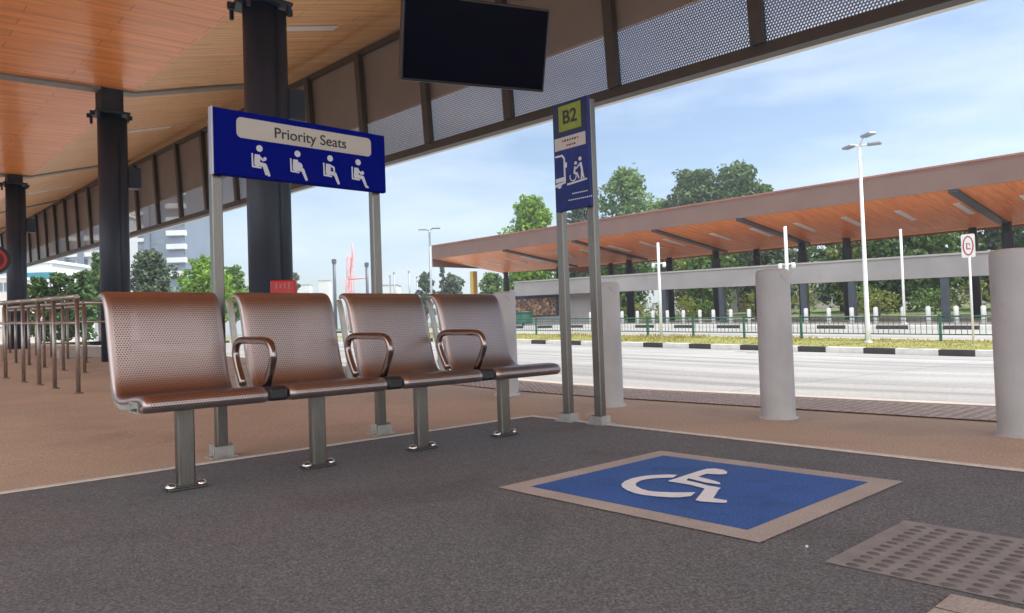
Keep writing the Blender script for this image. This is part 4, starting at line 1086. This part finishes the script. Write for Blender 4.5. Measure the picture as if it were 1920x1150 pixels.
# distant wood
wd = MB(); rnd = random.Random(12)
for k in range(90):
    a = rnd.uniform(-.35, .62); d = rnd.uniform(120, 150); c = (d * math.cos(a) * 1.0, d * math.sin(a) * 1.0, rnd.uniform(1.5, 6.5)); leaf_cloud(wd, c, rnd.uniform(3, 5), 110, .55, rnd)
tag(wd.build('distant_wood', LEAF['grey']), 'dense far-off wood on the horizon behind the far canopy', 'wood', kind='stuff')

# middle distance, seen above the bench
GM = 'trees seen above the bench'
ptree('broadleaf_tree', 'bright light green tree left of the first dark column above the bench', 388, 482, 105, 62, LEAF['bright'], 21, group=GM, clumps=34, per=110, size=.20, zb=.6)
ptree('broadleaf_tree', 'green tree between the steel sign post and the nearest dark column', 440, 500, 60, 66, LEAF['mid'], 22, group=GM, clumps=22, per=100, size=.2)
ptree('broadleaf_tree', 'dusty grey green tree in front of the grey tower block', 284, 468, 95, 60, LEAF['grey'], 23, group=GM, clumps=34, per=110, size=.2)
ptree('broadleaf_tree', 'dark tree just left of the middle dark column', 190, 474, 60, 58, LEAF['dark'], 24, group=GM, clumps=26, per=110, size=.2)
for k, (px, yt, wp) in enumerate(((75, 520, 70), (118, 512, 70), (158, 508, 60))):
    ptree('bush', 'dark green leafy shrub behind the queue railings, %s from the left' % ordn(k), px, yt, wp, 50, LEAF['dark'], 80 + k, group='dark shrubs behind the queue railings', cat='bush', clumps=24, per=110, size=.16, cz=.1)
ptree('broadleaf_tree', 'small tree showing just right of the nearest dark column', 556, 512, 26, 90, LEAF['grey'], 25, group=GM, clumps=12, per=60, size=.25)
ptree('broadleaf_tree', 'pale tree at the foot of the distant twin lamp', 800, 512, 45, 95, LEAF['grey'], 26, group=GM, clumps=18, per=70, size=.28)
ptree('broadleaf_tree', 'hazy green tree below the left tip of the far canopy', 850, 516, 62, 98, LEAF['grey'], 27, group=GM, clumps=22, per=80, size=.3)
ptree('broadleaf_tree', 'narrow upright tree below the left tip of the far canopy', 832, 498, 16, 100, LEAF['grey'], 28, group=GM, clumps=12, per=60, size=.28)
ptree('broadleaf_tree', 'dark green tree behind the leftmost column of the far canopy', 925, 512, 60, 92, LEAF['mid'], 29, group=GM, clumps=22, per=80, size=.28)
# tower block
def building_front(c0, c1, d0, d1, zb, zt): return
pA = at_z(278, 150, 0); pB = at_z(351, 150, 0)
ux = (pB - pA); ux.z = 0; Wt = ux.length; ux.normalize(); uy = Vector((-ux.y, ux.x, 0))
if uy.dot(pA) < 0: uy = -uy
RT = Matrix((ux, uy, Vector((0, 0, 1)))).transposed()
def tb(b, u0, u1, v0, v1, z0, z1): b.obox(pA + ux * (u0 + u1) / 2 + uy * (v0 + v1) / 2 + Vector((0, 0, (z0 + z1) / 2)), (u1 - u0, v1 - v0, z1 - z0), RT); return b
t = thing('tower_block', 'tall grey blue apartment tower with white balcony bands left of the bench', 'building', tuple(pA))
tb(MB(), 0, Wt, 0, 14, 0, 36).build('wall', M['tower_grey'], t)
tb(MB(), -.3, .9, -.4, -.004, 0, 36).build('corner_fin', M['tower_dark'], t)
zz = at(335, 513, 150).z; k = 0
while zz < 35:
    if zz > 1:
        bal = tb(MB(), Wt * .58, Wt + .4, -1.2, -.004, zz - .55, zz + .45).build('balcony', M['bwhite'], t)
        tb(MB(), Wt * .60, Wt * .97, -.10, -.006, zz + .5, zz + 1.85).build('window', M['tower_dark'], bal)
        tb(MB(), Wt * .18, Wt * .5, -.06, -.006, zz + .55, zz + 1.6).build('window', M['window'], t)
    zz += 2.72
tb(MB(), -.4, Wt + .4, -.5, 14.4, 36.004, 36.6).build('roof', M['bwhite'], t)
# annex between tower and column
t = thing('apartment_wing', 'pale apartment wing with window grid attached left of the grey tower', 'building', tuple(pA - ux * 8))
tb(MB(), -9, -.31, 1, 12, 0, 30).build('wall', M['tower_grey'], t)
zz = at(260, 475, 150).z - 5.4
while zz < 29:
    if zz > .5:
        tb(MB(), -9.2, -.32, .3, .996, zz - .35, zz + .35).build('balcony', M['bwhite'], t)
        for q in range(3): tb(MB(), -8.4 + q * 2.8, -6.5 + q * 2.8, .93, .996, zz + .8, zz + 2.0).build('window', M['window'], t)
    zz += 2.72
tb(MB(), -9.2, -.32, .8, 12.2, 30.004, 30.5).build('roof', M['bwhite'], t)
# slab block further left
pC = at_z(96, 120, 0); pD = at_z(192, 120, 0); ux = (pD - pC); ux.z = 0; Ws = ux.length; ux.normalize(); uy = Vector((-ux.y, ux.x, 0)); pA = pC
if uy.dot(pA) < 0: uy = -uy
RT = Matrix((ux, uy, Vector((0, 0, 1)))).transposed()
t = thing('slab_block', 'long pale apartment slab with white floor bands behind the dark shrubs', 'building', tuple(pA))
tb(MB(), 0, Ws, 0, 12, 0, 22).build('wall', mat('slab_wall', (.46, .47, .50), .7, var=.06, scale=.2), t)
z1_ = at(140, 508, 120).z
for k in range(-2, 4):
    zz = z1_ + k * 2.55
    if zz < 1: continue
    tb(MB(), -.2, Ws + .2, -.6, -.004, zz - .35, zz + .35).build('floor_band', M['bwhite'], t)
    for q in range(4): tb(MB(), .6 + q * 2.1, 2.0 + q * 2.1, -.07, -.006, zz + .7, zz + 1.8).build('window', M['window'], t)
for px in (124, 159):
    u = (at_z(px, 120, 0) - pA).dot(ux); tb(MB(), u - .5, u + .5, -.8, -.602, 0, 22).build('stair_fin', M['tower_dark'], t)
tb(MB(), -.3, Ws + .3, -.3, 12.3, 22.004, 22.4).build('roof', M['bwhite'], t)
# white and teal low building
pC = at_z(38, 100, 0); pD = at_z(100, 100, 0); ux = (pD - pC); ux.z = 0; Ws = ux.length; ux.normalize(); uy = Vector((-ux.y, ux.x, 0)); pA = pC
if uy.dot(pA) < 0: uy = -uy
RT = Matrix((ux, uy, Vector((0, 0, 1)))).transposed()
t = thing('teal_band_building', 'white low building with a teal band behind the farthest dark column', 'building', tuple(pA))
zt_ = at(75, 494, 100).z; za = at(75, 511, 100).z; zc_ = at(75, 523, 100).z
tb(MB(), 0, Ws, 0, 10, 0, zt_).build('wall', M['bwhite'], t); tb(MB(), -.1, Ws + .1, -.25, -.004, zc_, za).build('teal_band', M['teal'], t); tb(MB(), -.3, Ws + .3, -.4, 10.2, zt_ + .004, zt_ + .4).build('roof', M['bwhite'], t)
for q in range(4): tb(MB(), .3 + q * 1.1, 1.0 + q * 1.1, -.06, -.006, zc_ - 1.6, zc_ - .5).build('window', M['window'], t)
pC = at_z(-30, 90, 0); pD = at_z(18, 90, 0); ux = (pD - pC); ux.z = 0; Ws = ux.length; ux.normalize(); uy = Vector((-ux.y, ux.x, 0)); pA = pC
if uy.dot(pA) < 0: uy = -uy
RT = Matrix((ux, uy, Vector((0, 0, 1)))).transposed(); zt_ = at(5, 522, 90).z
t = thing('small_building', 'small white building with grey windows at the far left edge', 'building', tuple(pA))
tb(MB(), 0, Ws, 0, 8, 0, zt_).build('wall', M['plaster'], t); tb(MB(), -.2, Ws + .2, -.2, 8.2, zt_ + .004, zt_ + .3).build('roof', M['bwhite'], t)
for q in range(4): tb(MB(), .3 + q * .75, .85 + q * .75, -.06, -.006, zt_ - 1.6, zt_ - .5).build('window', M['window'], t)
# bright perimeter wall beyond the platform
t = thing('perimeter_wall', 'low white perimeter wall in sunlight beyond the queue railings', 'wall', (2, 61, .6))
MB().box(-14, 14, 62, 62.3, .3, 1.9).build('panel', M['plaster'], t); MB().box(-14.1, 14.1, 61.95, 62.35, 1.904, 2.0).build('coping', M['bwhite'], t)

# construction masts and cranes on the horizon
def mast(name, label, px, yt, d, wm, m, jib=None, cat='crane', lattice=False):
    top = at(px, yt, d); base = at_z(px, d, .5); t = thing(name, label, cat, tuple(base), 'masts and cranes on the horizon')
    b = MB()
    if lattice:
        hw = wm / 2
        for sx_ in (-1, 1):
            for sy_ in (-1, 1): b.tube([base + Vector((sx_ * hw, sy_ * hw, 0)), Vector((base.x + sx_ * hw, base.y + sy_ * hw, top.z))], wm * .09, 5)
        n = int((top.z - base.z) / (wm * 1.3)); hz = (top.z - base.z) / n
        for k in range(n):
            s = 1 if k % 2 else -1
            b.tube([base + Vector((-hw * s, -hw, k * hz)), base + Vector((hw * s, -hw, (k + 1) * hz))], wm * .06, 4); b.tube([base + Vector((-hw, hw * s, k * hz)), base + Vector((-hw, -hw * s, (k + 1) * hz))], wm * .06, 4)
    else: b.tube([base, Vector((base.x, base.y, top.z))], [wm / 2, wm / 2 * .8], 8)
    b.build('mast', m, t)
    if jib:
        pts = [at(a, c, d) for a, c in jib]; b = MB(); b.tube(pts, wm * .22, 6); b.build('jib', m, t)
    else:
        MB().obox(Vector((base.x, base.y, top.z)), (wm * .9, wm * .9, wm * 1.2), None, 0).build('mast_head', m, t)
    return t
mast('piling_mast', 'dark slim piling mast standing left of the red crane', 630, 490, 140, .7, M['dark_far'])
mast('lattice_crane', 'pale red lattice crane above the third seat of the bench', 660, 478, 150, 1.0, M['crane_red'], [(652, 545), (661, 478), (660, 458)], lattice=True)
mast('lattice_crane', 'short red lattice mast linked by a jib beside the taller crane', 655, 523, 145, .7, M['crane_red'], [(650, 524), (692, 521)], lattice=True)
mast('piling_mast', 'dark green piling mast close to the right sign post', 691, 496, 130, .6, M['dark_far'])
for k, (px, yt) in enumerate(((734, 518), (742, 512), (770, 510), (785, 520))):
    mast('lattice_crane', 'faint thin mast on the horizon right of the sign post, %s from the left' % ordn(k), px, yt, 220, .5, M['lamp_grey'])
# hazy low blocks on the horizon
for k, (px, wp, yt) in enumerate(((575, 30, 536), (612, 28, 528), (730, 60, 537))):
    a = at(px, yt, 240); c = at_z(px, 240, 0)
    t = thing('distant_shed', 'pale distant shed low on the horizon, %s from the left' % ordn(k), 'building', tuple(c), 'sheds on the horizon')
    MB().obox((c.x, c.y, a.z / 2), (wp * 240 / 1400 * .7, wp * 240 / 1400 * .7, a.z), RT).build('wall', M['bwhite'], t)
    MB().obox((c.x, c.y, a.z + .15), (wp * 240 / 1400 * .74, wp * 240 / 1400 * .74, .28), RT).build('roof', M['concrete_band'], t)

# light daytime haze over the whole site
hm = bpy.data.materials.new('haze_air'); nt, N, L = nodes(hm); N.remove(N['Principled BSDF'])
pv = N.new('ShaderNodeVolumePrincipled'); pv.inputs['Color'].default_value = (.86, .92, 1, 1); pv.inputs['Density'].default_value = .0010; pv.inputs['Anisotropy'].default_value = .2
L.new(pv.outputs[0], N['Material Output'].inputs['Volume'])
hz_ = MB().box(-720, 720, -720, 720, -2.5, 45).build('haze', hm); tag(hz_, kind='stuff')
S.cycles.volume_bounces = 0

for o in bpy.data.objects:
    if '_org' in o.keys(): del o['_org']
